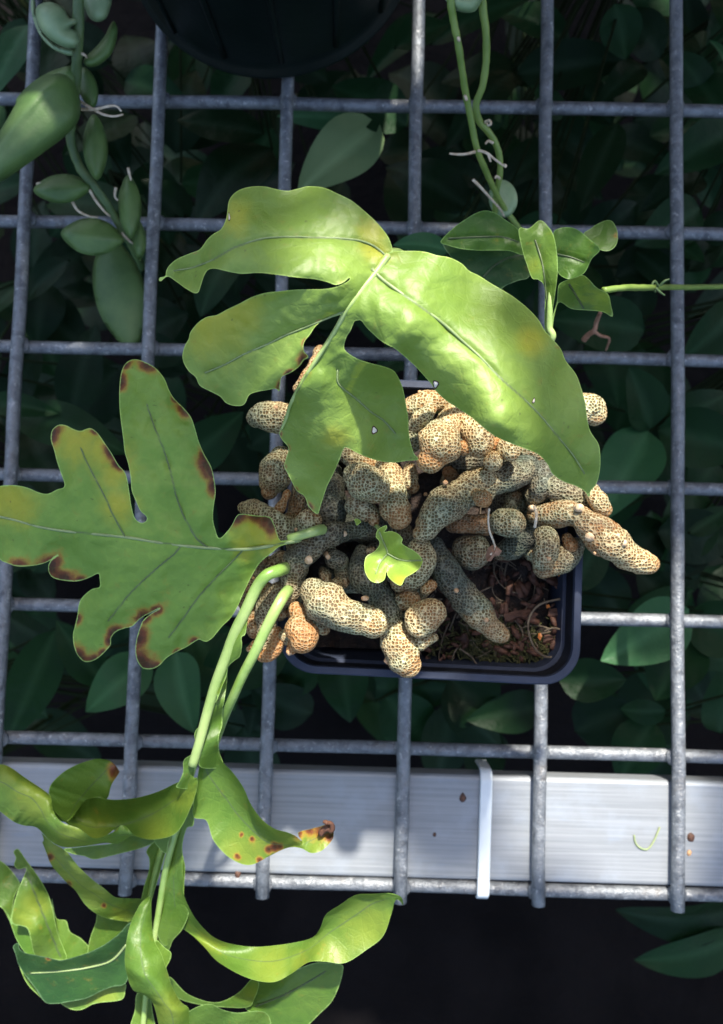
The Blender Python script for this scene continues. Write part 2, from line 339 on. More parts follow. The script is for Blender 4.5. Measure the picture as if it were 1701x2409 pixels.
# ------------------------------------------------------------------ big round dark pot standing on the mesh
def build_round_pot():
    zb = WR + .0005; c = at(640, -128, zb); rb = 352 * ppm(zb)
    root = tag(empty('round_pot', c), 'large round dark green plastic pot with ribbed wall standing on the mesh', 'plant pot')
    ns = 96; prof = [(rb * .90, -.0002), (rb * .975, 0), (rb, .0022), (rb * 1.005, .004), (rb * .975, .0052), (rb * .985, .012), (rb * 1.10, .085), (rb * 1.12, .12), (rb * 1.16, .122), (rb * 1.165, .134), (rb * 1.13, .135), (rb * 1.10, .118), (rb * .95, .02), (rb * .2, .018)]
    V = []; Fc = []
    for r, z in prof:
        for k in range(ns):
            a = 2 * math.pi * k / ns; V.append((c[0] + r * math.cos(a), c[1] + r * math.sin(a), c[2] + z))
    for i in range(len(prof) - 1):
        for k in range(ns): Fc.append((i * ns + k, i * ns + (k + 1) % ns, (i + 1) * ns + (k + 1) % ns, (i + 1) * ns + k))
    Fc.append(tuple(range(ns - 1, -1, -1)))
    link('pot_wall', mesh_py(V, Fc), M['pot_round'], root)
    for k in range(16):
        a = 2 * math.pi * k / 16 + .12; P = []
        for t in np.linspace(0, 1, 6):
            r = rb * (.985 + .115 * t) + .0003; P.append((c[0] + r * math.cos(a), c[1] + r * math.sin(a), c[2] + .012 + .073 * t))
        link('rib', mesh_py(*tube_data(P, np.full(6, .0012), 6)), M['pot_round'], root)
build_round_pot()

# ------------------------------------------------------------------ square pot
RIM = .082
def build_square_pot():
    c = at(1021, 1243, RIM); hw = 351 * ppm(RIM); c0 = Vector((c[0], c[1], 0)); ang = R(-1.3)
    root = tag(empty('square_pot', (c[0], c[1], WR)), 'small square navy blue plastic pot holding the knobbly fern', 'plant pot')
    def ring(h, z, rc, n=14):
        out = []
        for sx, sy, a0 in ((1, 1, 0), (-1, 1, 90), (-1, -1, 180), (1, -1, 270)):
            for k in range(n):
                a = R(a0 + 90 * k / (n - 1)); x = sx * (h - rc) + rc * math.cos(a); y = sy * (h - rc) + rc * math.sin(a)
                out.append((c[0] + x * math.cos(ang) - y * math.sin(ang), c[1] + x * math.sin(ang) + y * math.cos(ang), z))
        return out
    def loft(rings, close=False):
        V = sum(rings, []); n = len(rings[0]); Fc = [(i * n + j, i * n + (j + 1) % n, (i + 1) * n + (j + 1) % n, (i + 1) * n + j) for i in range(len(rings) - 1) for j in range(n)]
        if close: Fc.append(tuple(range(n - 1, -1, -1)))
        return V, Fc
    hb = hw * .74; zt = RIM; zb = WR + .0004; t = .0011
    body = [ring(hb, zb, .006), ring(hw - .0026, zt - .012, .0095), ring(hw - .0026, zt - .0085, .0095)]
    inner = [ring(hw - .0026 - t, zt - .0085, .0088), ring(hb - t, zb + t, .0055)]
    link('pot_wall', mesh_py(*loft([body[0], body[1], body[2], inner[0], inner[1]], True)), M['pot_square'], root, smooth=False)
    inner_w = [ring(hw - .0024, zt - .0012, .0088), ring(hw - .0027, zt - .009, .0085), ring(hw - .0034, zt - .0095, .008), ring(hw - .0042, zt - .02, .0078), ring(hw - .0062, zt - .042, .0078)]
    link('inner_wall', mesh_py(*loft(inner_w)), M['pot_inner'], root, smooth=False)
    rim = [ring(hw - .0027, zt - .009, .0095), ring(hw - .0002, zt - .0085, .0105), ring(hw + .0001, zt - .0005, .0108), ring(hw - .0003, zt, .0104), ring(hw - .0020, zt, .0092), ring(hw - .0023, zt - .0014, .0088)]
    link('rim', mesh_py(*loft(rim)), M['pot_square'], root, smooth=False)
    # soil
    n = 46; V = []; hs = hw - .0062; zs = zt - .017
    for i in range(n):
        for j in range(n):
            x = -hs + 2 * hs * j / (n - 1); y = -hs + 2 * hs * i / (n - 1)
            z = zs + .004 * noise.noise(Vector((x * 90, y * 90, 0))) + .0022 * noise.noise(Vector((x * 330, y * 330, 5))) + .004 * (1 - max(abs(x), abs(y)) / hs)
            V.append((c[0] + x * math.cos(ang) - y * math.sin(ang), c[1] + x * math.sin(ang) + y * math.cos(ang), z))
    so = link('potting_soil', mesh_py(V, [(i * n + j, i * n + j + 1, (i + 1) * n + j + 1, (i + 1) * n + j) for i in range(n - 1) for j in range(n - 1)]), M['soil'])
    tag(so, 'dark damp potting mix with roots inside the square pot', 'soil', kind='stuff')
    # fibres, bark chips and moss lying on the soil
    fib = []; 
    for k in range(80):
        x = rng.uniform(980, 1290); y = rng.uniform(1270, 1510); a = rng.uniform(0, 6.28); L = rng.uniform(.006, .02); cu = rng.uniform(-2.5, 2.5); p = np.array(at(x, y, zs + .003)); P = []
        for q in range(9):
            P.append(p.copy()); p = p + np.array([math.cos(a), math.sin(a), rng.uniform(-.25, .25)]) * L / 9; a += cu / 9
        fib.append(tube_data(P, np.full(9, rng.uniform(.00012, .00028)), 5))
    link('root_fibres', mesh_py(*join(fib)), M['root_dark'], so)['kind'] = 'stuff'
    ch = []
    for k in range(170):
        x, y = rng.uniform(1000, 1320), rng.uniform(1290, 1555); p = np.array(at(x, y, zs + rng.uniform(.0015, .0045))); d = rng.normal(0, 1, 3); d[2] *= .3; d /= np.linalg.norm(d); l = rng.uniform(.0008, .0026)
        ch.append(tube_data([p - d * l, p, p + d * l], [l * .35, l * .55, l * .3], 5, flat=.5))
    link('bark_bits', mesh_py(*join(ch)), M['chip'], so)['kind'] = 'stuff'
    mo = []
    for k in range(700):
        x = rng.normal(1190, 75); y = rng.normal(1515, 24); p = np.array(at(min(x, 1310), min(y, 1545), zs + .002)); d = rng.normal(0, 1, 3); d[2] = abs(d[2]) * .5; d /= np.linalg.norm(d)
        mo.append(tube_data([p, p + d * .0015, p + d * .003], [.0003, .00035, .0001], 4))
    link('moss', mesh_py(*join(mo)), M['moss'], so)['kind'] = 'stuff'
    return c, hw, zs
POT_C, POT_HW, SOIL_Z = build_square_pot()
def flake(name, pts, z, mat, label, cat, up=.0015):
    P = [at(x, y, z + up * noise.noise(Vector((x * .11, y * .13, 0)))) for x, y in pts]; c = sum(P, Vector()) / len(P) + Vector((0, 0, up * .6)); n = len(P)
    V = [c] + P + [p - Vector((0, 0, .0007)) for p in P]; Fc = [(0, 1 + i, 1 + (i + 1) % n) for i in range(n)] + [(1 + i, 1 + n + i, 1 + n + (i + 1) % n, 1 + (i + 1) % n) for i in range(n)] + [tuple(range(2 * n, n, -1))]
    return tag(link(name, mesh_py(V, Fc), mat, smooth=False), label, cat)
flake('bark_chip', zz('R8', [(1110, 390), (1125, 388), (1150, 430), (1158, 465), (1140, 460), (1120, 425)]), SOIL_Z + .005, M['chip_orange'], 'glossy orange bark sliver on the soil under the knobs', 'bark chip')
flake('bark_chip', zz('R8', [(770, 660), (840, 640), (930, 630), (990, 660), (960, 690), (880, 690), (820, 715), (780, 710)]), SOIL_Z + .004, M['chip'], 'long red brown bark piece across the soil', 'bark chip')
flake('bark_chip', zz('R8', [(1060, 630), (1140, 620), (1170, 660), (1160, 710), (1090, 700), (1050, 670)]), SOIL_Z + .004, M['chip'], 'wide red brown bark piece near the pot wall', 'bark chip')
flake('bark_chip', zz('R8', [(1030, 790), (1110, 770), (1140, 830), (1080, 860), (1020, 840)]), SOIL_Z + .003, M['chip'], 'dark bark piece inside the looping root', 'bark chip')
flake('bark_crumb', zz('R8', [(990, 785), (1005, 780), (1015, 800), (1002, 830), (988, 812)]), SOIL_Z + .005, M['chip_orange'], 'small amber crumb beside the looping root', 'bark chip', .0005)
flake('bark_crumb', zz('R8', [(1040, 605), (1060, 598), (1065, 618), (1045, 625)]), SOIL_Z + .006, M['chip_orange'], 'small amber crumb above the wide bark piece', 'bark chip', .0005)
def strand(name, pts, z, r, mat, label):
    P = [tuple(at(p[0], p[1], p[2] if len(p) > 2 else z)) for p in pts]
    return tag(link(name, mesh_py(*tube_data(catmull(P, 40), np.full(40, r), 6)), mat), label, 'root')
strand('dry_root', zz('R8', [(1180, 560), (1080, 575), (1000, 600), (950, 650), (925, 720), (935, 800), (970, 880), (1030, 930), (1105, 935)]), SOIL_Z + .0065, .00035, M['root_dark'], 'long pale root curving across the soil along the bark')
strand('dry_root', zz('R8', [(1030, 770), (1080, 750), (1140, 765), (1175, 810), (1175, 860)]), SOIL_Z + .007, .0003, M['root_dark'], 'short pale root hooped over the dark bark piece')
strand('dry_root', zz('R8', [(490, 880), (560, 930), (600, 980), (645, 1018)]), SOIL_Z + .006, .0003, M['root_dark'], 'thin yellowish root ending at the pot rim')

# ------------------------------------------------------------------ leaf builders
def tps(ctrl):
    C = np.array(ctrl, float); X = C[:, :2] / 100; n = len(C)
    def U(r2): return np.where(r2 > 0, r2 * np.log(r2 + 1e-12), 0)
    K = U(((X[:, None] - X[None]) ** 2).sum(-1)) + np.eye(n) * .15; Pm = np.c_[np.ones(n), X]
    A = np.block([[K, Pm], [Pm.T, np.zeros((3, 3))]]); w = np.linalg.solve(A, np.r_[C[:, 2], 0, 0, 0])
    def f(x, y):
        Q = np.c_[x, y] / 100; return U(((Q[:, None] - X[None]) ** 2).sum(-1)) @ w[:n] + w[n] + Q @ w[n + 1:]
    return f
def plane(z0, gx=0, gy=0, c=None):
    return ('plane', z0, gx, gy)
def seg_dist(px, py, poly):
    d = np.full(len(px), 1e9); P = np.array(poly, float)
    for a, b in zip(P[:-1], P[1:]):
        ab = b - a; t = np.clip(((px - a[0]) * ab[0] + (py - a[1]) * ab[1]) / (ab @ ab + 1e-9), 0, 1)
        d = np.minimum(d, np.hypot(px - a[0] - t * ab[0], py - a[1] - t * ab[1]))
    return d
def inside(px, py, poly):
    P = np.array(poly); r = np.zeros(len(px), bool); x2, y2 = np.roll(P[:, 0], -1), np.roll(P[:, 1], -1)
    for xa, ya, xb, yb in zip(P[:, 0], P[:, 1], x2, y2):
        c = (ya > py) != (yb > py)
        if ya != yb: r ^= c & (px < (xb - xa) * (py - ya) / (yb - ya) + xa)
    return r
def fbm(x, y, s, seed):
    return np.array([noise.noise(Vector((a * s, b * s, seed))) for a, b in zip(x, y)])
def resample(poly, step):
    P = catmull(poly, max(12, len(poly) * 10), closed=True); Q = np.vstack([P, P[:1]]); L = np.r_[0, np.cumsum(np.hypot(*np.diff(Q, axis=0).T))]
    n = max(10, int(L[-1] / step)); s = np.linspace(0, L[-1], n, endpoint=False); return np.c_[np.interp(s, L, Q[:, 0]), np.interp(s, L, Q[:, 1])]
def leaf(name, outline, zf, parent, mat, step=7.0, veins=(), vee=0.0, crease=.35, wave=0.0, wlen=70.0, ruffle=.25, brown=(), yellow=(), vw=3.0, seed=1.0, edge_w=2.2, vee_max=16.0):
    """flat-ish leaf traced as an outline; zf gives its height (mm) above the bench; V-shaped about its veins, margin waved"""
    B = resample(outline, step)
    x0, y0 = B.min(0); x1, y1 = B.max(0); gx, gy = np.meshgrid(np.arange(x0, x1, step), np.arange(y0, y1, step * .866)); gx[1::2] += step / 2
    gx, gy = gx.ravel(), gy.ravel(); k = inside(gx, gy, B); gx, gy = gx[k], gy[k]
    k = seg_dist(gx, gy, np.vstack([B, B[:1]])) > step * .55; gx, gy = gx[k], gy[k]
    pts = [Vector(p) for p in B] + [Vector((a, b)) for a, b in zip(gx, gy)]
    vo, eo, fo, *_ = delaunay_2d_cdt(pts, [], [list(range(len(B)))], 1, 1e-4)
    px = np.array([v[0] for v in vo]); py = np.array([v[1] for v in vo])
    if isinstance(zf, tuple): z = zf[1] + zf[2] * (px - (x0 + x1) / 2) / 100 + zf[3] * (py - (y0 + y1) / 2) / 100
    else: z = zf(px, py)
    be = seg_dist(px, py, np.vstack([B, B[:1]])); dv = np.full(len(px), 1e9)
    for v in veins: dv = np.minimum(dv, seg_dist(px, py, v))
    if veins:
        z = z + vee * vee_max * np.tanh(dv * .09 / vee_max) - crease * np.exp(-(dv / 7.0) ** 2)
    z = z + ruffle * fbm(px, py, .018, seed) + ruffle * .35 * fbm(px, py, .05, seed + 4)
    if wave: z = z + wave * np.exp(-be / 38.0) * np.sin((px * .8 + py * .63) * 2 * math.pi / wlen + 2.2 * fbm(px, py, .006, seed + 9))
    z = z / 1000.0
    me = mesh_py(unp(px, py, z), [tuple(f) for f in fo])
    attr(me, 'vein', np.exp(-(dv / vw) ** 2)); attr(me, 'edge', np.exp(-(be / edge_w) ** 2))
    br = np.zeros(len(px)); yl = np.zeros(len(px))
    for (a, b, r) in brown: r = r * .85; br = np.maximum(br, 1.35 * np.exp(-((px - a) ** 2 + (py - b) ** 2) / r ** 2) * np.clip(1.15 - be / (r * 1.3), .15, 1))
    for (a, b, r) in yellow: yl = np.maximum(yl, np.exp(-((px - a) ** 2 + (py - b) ** 2) / r ** 2))
    attr(me, 'brown', br); attr(me, 'yellow', yl)
    if me.polygons and sum(p.normal.z for p in me.polygons) < 0: me.flip_normals()
    o = link(name, me, mat, parent)
    T = (px, py, z)
    def zat(qx, qy):
        d2 = (px - qx) ** 2 + (py - qy) ** 2; w_ = np.exp(-d2 / 40.0) + 1e-9 * (d2 == d2.min()); return float((w_ * z).sum() / w_.sum())
    return o, zat
def vein_tube(name, pts, zat, r0, r1, mat, parent, dz=.0001):
    Q = catmull(np.array(pts)[:, :2], 36); z = np.array([zat(a, b) for a, b in Q]); z = np.convolve(np.pad(z, 3, 'edge'), np.ones(7) / 7, 'valid')
    P = unp(Q[:, 0], Q[:, 1], z + dz); r = np.linspace(r0, r1, 36)
    return link(name, mesh_py(*tube_data(P, r, 8)), mat, parent)
def ribbon(name, st, parent, mat, n=60, m=28, ruffle=.3, seed=2.0, brown=(), yellow=(), vein=True):
    """curling lobe: stations of (edge, middle, other edge) with a height for each"""
    st = np.array(st, float)   # (k, 9): Lx Ly Lz Mx My Mz Rx Ry Rz
    Q = catmull(st, n); V = []; ed = []; ve = []; PX = []
    for i in range(n):
        L, Mm, Rr = Q[i, :3], Q[i, 3:6], Q[i, 6:]
        for j in range(m + 1):
            s = -1 + 2 * j / m; q = Mm + s * (Rr - L) / 2 + s * s * ((L + Rr) / 2 - Mm)
            a = min(1, abs(s) ** 2); q = q.copy(); q[2] += ruffle * (noise.noise(Vector((i * .17, s * 1.3, seed))) + a * (.9 * math.sin(i * .45 + seed + (0 if s < 0 else 1.7)) + 1.4 * noise.noise(Vector((i * .33, seed, 5 if s < 0 else 9)))))
            PX.append(q); ed.append(.8 * math.exp(-((1 - abs(s)) / .045) ** 2)); ve.append(.8 * math.exp(-(s / .035) ** 2))
    PX = np.array(PX); V = unp(PX[:, 0], PX[:, 1], PX[:, 2] / 1000)
    Fc = [(i * (m + 1) + j, i * (m + 1) + j + 1, (i + 1) * (m + 1) + j + 1, (i + 1) * (m + 1) + j) for i in range(n - 1) for j in range(m)]
    me = mesh_py(V, Fc); attr(me, 'edge', ed); attr(me, 'vein', np.array(ve) * (1 if vein else 0))
    br = np.zeros(len(PX)); yl = np.zeros(len(PX))
    for (a, b, r) in brown: br = np.maximum(br, 1.3 * np.exp(-((PX[:, 0] - a) ** 2 + (PX[:, 1] - b) ** 2) / r ** 2))
    for (a, b, r) in yellow: yl = np.maximum(yl, np.exp(-((PX[:, 0] - a) ** 2 + (PX[:, 1] - b) ** 2) / r ** 2))
    attr(me, 'brown', br); attr(me, 'yellow', yl)
    return link(name, me, mat, parent)
def st(reg, rows):
    x0, y0, s = ZR[reg]; out = []
    for (l, mm, r) in rows:
        row = []
        for p in (l, mm, r): row += [x0 + p[0] * s, y0 + p[1] * s, p[2]]
        out.append(row)
    return out

# ------------------------------------------------------------------ the knobbly fern
fern = tag(empty('potted_fern', (POT_C[0], POT_C[1], SOIL_Z)), 'ant fern with knobbly honeycombed rhizomes and wavy lobed fronds in the square pot', 'fern')

# rhizomes: (region, tone 0 tan .. 1 grey green, warm, [(x, y, r, height mm)...])
RZ = [
 ('R5', 0, .1, [(165, 392, 78, 90), (260, 385, 108, 92), (420, 400, 112, 92), (560, 470, 110, 86)]),
 ('R5', .2, .4, [(440, 190, 28, 92), (500, 100, 36, 94), (560, 10, 40, 92), (600, -80, 35, 88)]),
 ('R5', .1, .25, [(330, 660, 80, 86), (290, 750, 112, 88), (260, 850, 92, 88), (245, 905, 55, 88)]),
 ('R5', .1, .1, [(70, 1015, 46, 88), (160, 1040, 72, 90), (290, 1120, 88, 92), (370, 1200, 66, 90), (430, 1280, 60, 84)]),
 ('R5', .1, .6, [(372, 915, 26, 92), (345, 975, 30, 93), (305, 1050, 34, 92)]),
 ('R5', .7, .2, [(470, 870, 75, 82), (450, 960, 72, 84), (430, 1040, 55, 84)]),
 ('R5', .2, .2, [(430, 1130, 55, 92), (510, 1110, 84, 94), (560, 1100, 52, 94)]),
 ('R5', .95, 0, [(690, 780, 70, 80), (690, 930, 92, 84), (680, 1080, 92, 84), (700, 1180, 70, 78)]),
 ('R5', .1, .2, [(780, 640, 55, 88), (840, 690, 70, 88), (920, 720, 70, 86)]),
 ('R5', .25, .12, [(850, 790, 102, 99), (905, 830, 140, 101), (975, 880, 98, 100)]),
 ('R5', .0, .3, [(1050, 740, 72, 92), (1110, 850, 92, 94), (1120, 1000, 118, 96), (1145, 1080, 80, 96)]),
 ('R5', .1, .25, [(835, 1005, 62, 92), (890, 1020, 86, 93), (960, 1070, 58, 93), (975, 1105, 36, 93)]),
 ('R5', .0, .35, [(1200, 330, 80, 92), (1300, 300, 84, 94), (1420, 280, 72, 94), (1500, 320, 70, 92)]),
 ('R5', .0, .15, [(1265, 440, 52, 97), (1310, 395, 62, 99), (1370, 330, 48, 98)]),
 ('R5', .15, .1, [(1230, 560, 70, 86), (1230, 480, 75, 88), (1260, 400, 70, 88)]),
 ('R5', .0, .28, [(1540, 380, 92, 95), (1470, 480, 120, 98), (1420, 580, 140, 101), (1370, 670, 108, 101)]),
 ('R5', .0, .5, [(1540, 600, 45, 98), (1590, 600, 52, 98)]),
 ('R5', .15, .25, [(1222, 750, 50, 88), (1215, 830, 68, 90), (1240, 875, 48, 90)]),
 ('R6', .0, .1, [(260, 220, 90, 95), (320, 310, 104, 98), (340, 390, 88, 98)]),
 ('R6', .0, .55, [(380, 330, 50, 96), (420, 390, 48, 96), (470, 400, 55, 96)]),
 ('R6', .1, .12, [(430, 480, 50, 99), (428, 500, 58, 100)]), ('R6', .1, .05, [(520, 420, 62, 99), (545, 445, 62, 100)]),
 ('R6', .35, .3, [(620, 430, 60, 88), (690, 440, 52, 88), (760, 480, 60, 86)]),
 ('R6', .85, .0, [(660, 520, 75, 88), (560, 580, 96, 90), (440, 620, 104, 91), (340, 640, 108, 92)]),
 ('R6', .3, .15, [(360, 640, 104, 92), (250, 690, 112, 93), (140, 760, 112, 95), (60, 850, 98, 96), (0, 935, 80, 96), (-25, 960, 60, 96)]),
 ('R6', .0, .35, [(325, 715, 48, 96), (365, 742, 56, 99)]),
 ('R6', .95, .0, [(700, 480, 62, 84), (735, 560, 85, 86), (735, 660, 95, 88), (700, 710, 72, 86)]),
 ('R6', .6, .1, [(790, 640, 78, 88), (880, 690, 88, 89), (980, 730, 70, 89), (1040, 770, 50, 88)]),
 ('R6', .1, .2, [(1060, 690, 56, 92), (1105, 750, 70, 94), (1135, 800, 54, 93)]),
 ('R6', .5, .35, [(700, 840, 60, 86), (790, 845, 76, 88), (900, 830, 82, 90), (980, 850, 86, 92), (1040, 900, 98, 93), (1120, 960, 108, 93), (1200, 1030, 110, 92)]),
 ('R6', .15, .2, [(1130, 970, 104, 93.2), (1210, 1040, 108, 92.2), (1290, 1105, 96, 91), (1370, 1140, 76, 90), (1425, 1150, 60, 89)]),
 ('R6', .55, .5, [(180, 895, 52, 86), (250, 900, 70, 87), (350, 905, 62, 86), (430, 900, 60, 84)]),
 ('R6', .8, .05, [(500, 890, 104, 88), (545, 895, 108, 89)]), ('R6', .95, .0, [(275, 1065, 104, 84), (305, 1080, 106, 85)]),
 ('R6', 1, .0, [(700, 900, 62, 80), (640, 980, 85, 80), (560, 1050, 72, 78), (480, 1080, 50, 76)]),
 ('R6', .5, .05, [(765, 985, 80, 90), (770, 1060, 98, 91), (755, 1120, 78, 90)]), ('R6', .5, .5, [(905, 990, 38, 87), (925, 1030, 48, 87)]),
 ('R6', .7, .1, [(960, 1040, 50, 84), (890, 1120, 92, 84), (760, 1170, 74, 84)]),
 ('R6', .0, .0, [(960, 170, 104, 94), (1050, 175, 112, 95), (1072, 190, 98, 95)]),
 ('R7', .8, .0, [(1010, 100, 70, 80), (880, 130, 78, 84), (760, 150, 76, 88), (650, 180, 84, 91), (560, 260, 84, 92), (450, 330, 86, 92), (400, 420, 82, 91)]),
 ('R7', .5, .12, [(440, 360, 84, 91.5), (410, 450, 84, 91), (390, 560, 88, 90), (290, 620, 96, 88), (220, 720, 86, 86), (220, 830, 70, 85), (210, 930, 55, 84)]),
 ('R7', .5, .3, [(330, 330, 50, 86), (250, 390, 62, 86), (170, 440, 60, 84), (110, 520, 58, 83), (80, 620, 60, 82), (130, 720, 55, 82)]),
 ('R7', .2, .4, [(145, 740, 45, 84), (130, 800, 52, 85), (140, 850, 40, 84)]),
 ('R7', .35, .1, [(560, 560, 98, 96), (640, 640, 136, 98), (740, 710, 132, 99), (850, 750, 116, 99), (970, 785, 92, 98)]),
 ('R7', .95, .0, [(690, 340, 55, 88), (735, 350, 62, 88), (760, 420, 60, 84)]), ('R7', 1, .0, [(640, 430, 60, 80), (760, 500, 65, 80), (860, 530, 55, 80)]),
 ('R7', .15, .4, [(430, 690, 58, 92), (470, 740, 66, 92)]), ('R7', .0, .32, [(455, 830, 96, 95), (478, 880, 106, 96)]), ('R7', .0, .55, [(420, 930, 52, 93), (402, 965, 42, 93)]),
 ('R7', .1, .6, [(300, 850, 48, 85), (300, 930, 46, 86), (250, 1000, 54, 86), (200, 1020, 36, 85)]), ('R7', .0, .7, [(150, 930, 30, 84), (105, 965, 22, 84)]),
 ('R7', .3, .2, [(560, 760, 60, 88), (620, 820, 56, 88)]),
 ('R7', .85, .0, [(880, 300, 70, 86), (880, 390, 90, 88), (950, 510, 104, 89), (1020, 620, 98, 90), (1080, 740, 86, 91), (1110, 840, 84, 92)]),
 ('R7', .2, .25, [(1105, 830, 84, 92.3), (1130, 920, 98, 93), (1180, 1020, 116, 93), (1210, 1070, 98, 92)]),
 ('R7', .15, .15, [(1290, 280, 84, 92), (1310, 370, 104, 93), (1260, 450, 98, 93), (1160, 500, 70, 92)]),
 ('R7', .0, .4, [(1335, 550, 46, 94), (1370, 525, 44, 94)]), ('R7', .35, .35, [(1160, 640, 60, 91), (1220, 620, 66, 90)]),
 ('R7', .15, .1, [(1300, 770, 108, 97), (1360, 720, 112, 98)]), ('R7', .1, .25, [(1300, 920, 56, 94), (1350, 900, 48, 94), (1385, 885, 30, 93)]),
 ('R8', .95, .0, [(330, 220, 60, 86), (370, 330, 84, 87), (440, 450, 98, 88), (520, 550, 102, 87), (600, 640, 96, 85)]),
 ('R8', .35, .3, [(590, 630, 96, 85.3), (660, 710, 88, 84), (720, 770, 70, 83), (755, 795, 48, 82)]),
 ('R7', .9, .0, [(1000, 330, 110, 78), (1150, 420, 110, 78)]), ('R5', .9, .0, [(800, 1150, 110, 74), (1000, 1180, 110, 74), (1150, 1200, 110, 72)]),
 ('R5', .9, .1, [(560, 640, 120, 76), (700, 560, 130, 76), (900, 560, 130, 76), (1080, 500, 130, 78)]), ('R6', .9, .1, [(200, 480, 120, 76), (420, 440, 120, 78), (620, 340, 120, 80), (820, 240, 110, 84)]),
 ('R6', .9, .0, [(480, 760, 90, 74), (620, 760, 90, 74), (760, 760, 80, 76)]),
]
kr = random.Random(31)
def cluster(reg, xa, xb, ya, yb, za, zb_, n, ra, rb):
    for _ in range(n):
        x, y, r0 = kr.uniform(xa, xb), kr.uniform(ya, yb), kr.uniform(ra, rb); a = kr.uniform(0, 6.28); L = r0 * kr.uniform(.7, 1.7); z = kr.uniform(za, zb_)
        RZ.append((reg, kr.choice([.1, .3, .5, .8]), kr.uniform(.05, .4), [(x, y, r0 * .8, z - 3), (x + L * .5 * math.cos(a), y + L * .5 * math.sin(a), r0, z), (x + L * math.cos(a), y + L * math.sin(a), r0 * .72, z + kr.uniform(-1, 2))]))
cluster('R7', 180, 480, 330, 760, 83, 88, 12, 38, 62); cluster('R7', 600, 1050, 260, 520, 82, 87, 9, 38, 60); cluster('R7', 260, 560, 640, 900, 84, 88, 5, 38, 58); cluster('R5', 420, 640, 820, 1160, 82, 87, 7, 40, 62)
cluster('R5', 1000, 1260, 640, 1100, 82, 87, 6, 40, 60); cluster('R6', 120, 720, 560, 860, 78, 83, 10, 42, 66); cluster('R6', 560, 960, 760, 1080, 78, 83, 7, 40, 60); cluster('R7', 1060, 1420, 500, 860, 84, 88, 6, 36, 56); cluster('R6', 700, 1100, 560, 800, 84, 89, 5, 36, 56)
RHZ = []
for k, (reg, tone, warm, pts) in enumerate(RZ):
    q = zz(reg, pts); s = ZR[reg][2]
    n = max(10, 9 * len(q)); A = np.array([(x, y, z, r * s) for x, y, r, z in q]); C = catmull(A, n)
    P = unp(C[:, 0], C[:, 1], C[:, 2] / 1000); rad = C[:, 3] * (CAM[2] - C[:, 2] / 1000) / F_PX
    L_ = np.r_[0, np.cumsum(np.linalg.norm(np.diff(P, axis=0), axis=1))]; rad = rad * (1 + .10 * np.sin(L_ / (rad.mean() * 1.25) * 2.2 + k * 1.9))
    # drop the tips' hemisphere inside the traced outline
    v, f = tube_data(P, rad, 26, round_ends=True, lump=.23, seed=k * 3.3, lscale=165)
    me = mesh_py(v, f); V = np.array(v); tone = min(1.0, tone * .9 + .08); T = np.full(len(V), tone); wv = np.full(len(V), float(warm))
    for e in (P[-1],):
        d = np.linalg.norm(V - e, axis=1); wv = np.maximum(wv, warm + .45 * np.exp(-(d / (rad[-1] * 1.15)) ** 2)); T = T * (1 - .6 * np.exp(-(d / (rad[-1] * 1.6)) ** 2))
    attr(me, 'tone', T); attr(me, 'warm', wv)
    RHZ.append(link('rhizome', me, M['rhizome'], fern))
def near_rhizome(p):
    return min(RHZ, key=lambda o: min((Vector(v.co) - p).length for v in list(o.data.vertices)[::7]))
# buds and cut stubs (the scars left by old fronds)
def stub(reg, x, y, r, z, length, tilt=(0, 0)):
    (px, py), s = zz(reg, [(x, y)])[0], ZR[reg][2]; p = at(px, py, z / 1000); rr = r * s * ppm(z / 1000)
    ax = Vector((tilt[0], tilt[1], 1)).normalized(); base = p - ax * length * 1.6
    P = [base + ax * t for t in np.linspace(0, length * 1.6, 5)] + [p - ax * rr * .05, p - ax * rr * .5, p - ax * rr * .55]
    v, f = tube_data([tuple(q) for q in P], [rr * 1.25, rr * 1.1, rr, rr * .97, rr, rr * .8, rr * .55, rr * .05], 14)
    link('frond_scar', mesh_py(v, f), M['stub'], near_rhizome(p))
for a in [('R6', 985, 795, 26, 96.6, .002), ('R6', 862, 866, 24, 92.4, .002, (-.1, -.4)), ('R6', 1045, 985, 30, 96.2, .002, (-.3, -.5)), ('R6', 1265, 1020, 22, 97.6, .002), ('R5', 766, 1196, 20, 92, .0015),
          ('R7', 520, 352, 28, 95.6, .003, (.2, -.5)), ('R7', 655, 328, 17, 91, .002, (.3, -.4)), ('R6', 683, 795, 18, 89, .0015), ('R7', 1165, 930, 22, 97.3, .0012)]: stub(*a)
def bud(reg, x, y, r, z, kx=1.0, ky=1.0):
    (px, py), s = zz(reg, [(x, y)])[0], ZR[reg][2]; p = at(px, py, z / 1000); rr = r * s * ppm(z / 1000) * .8; p = p - Vector((0, 0, rr * .55))
    bm = bmesh.new(); bmesh.ops.create_icosphere(bm, subdivisions=2, radius=1)
    for v in bm.verts:
        k = 1 + .22 * noise.noise(v.co * 2 + Vector((x, y, 0)) * .1); v.co = p + Vector((v.co.x * rr * kx, v.co.y * rr * ky, v.co.z * rr)) * k
    link('bud', bm_mesh(bm), M['bud'], near_rhizome(p))
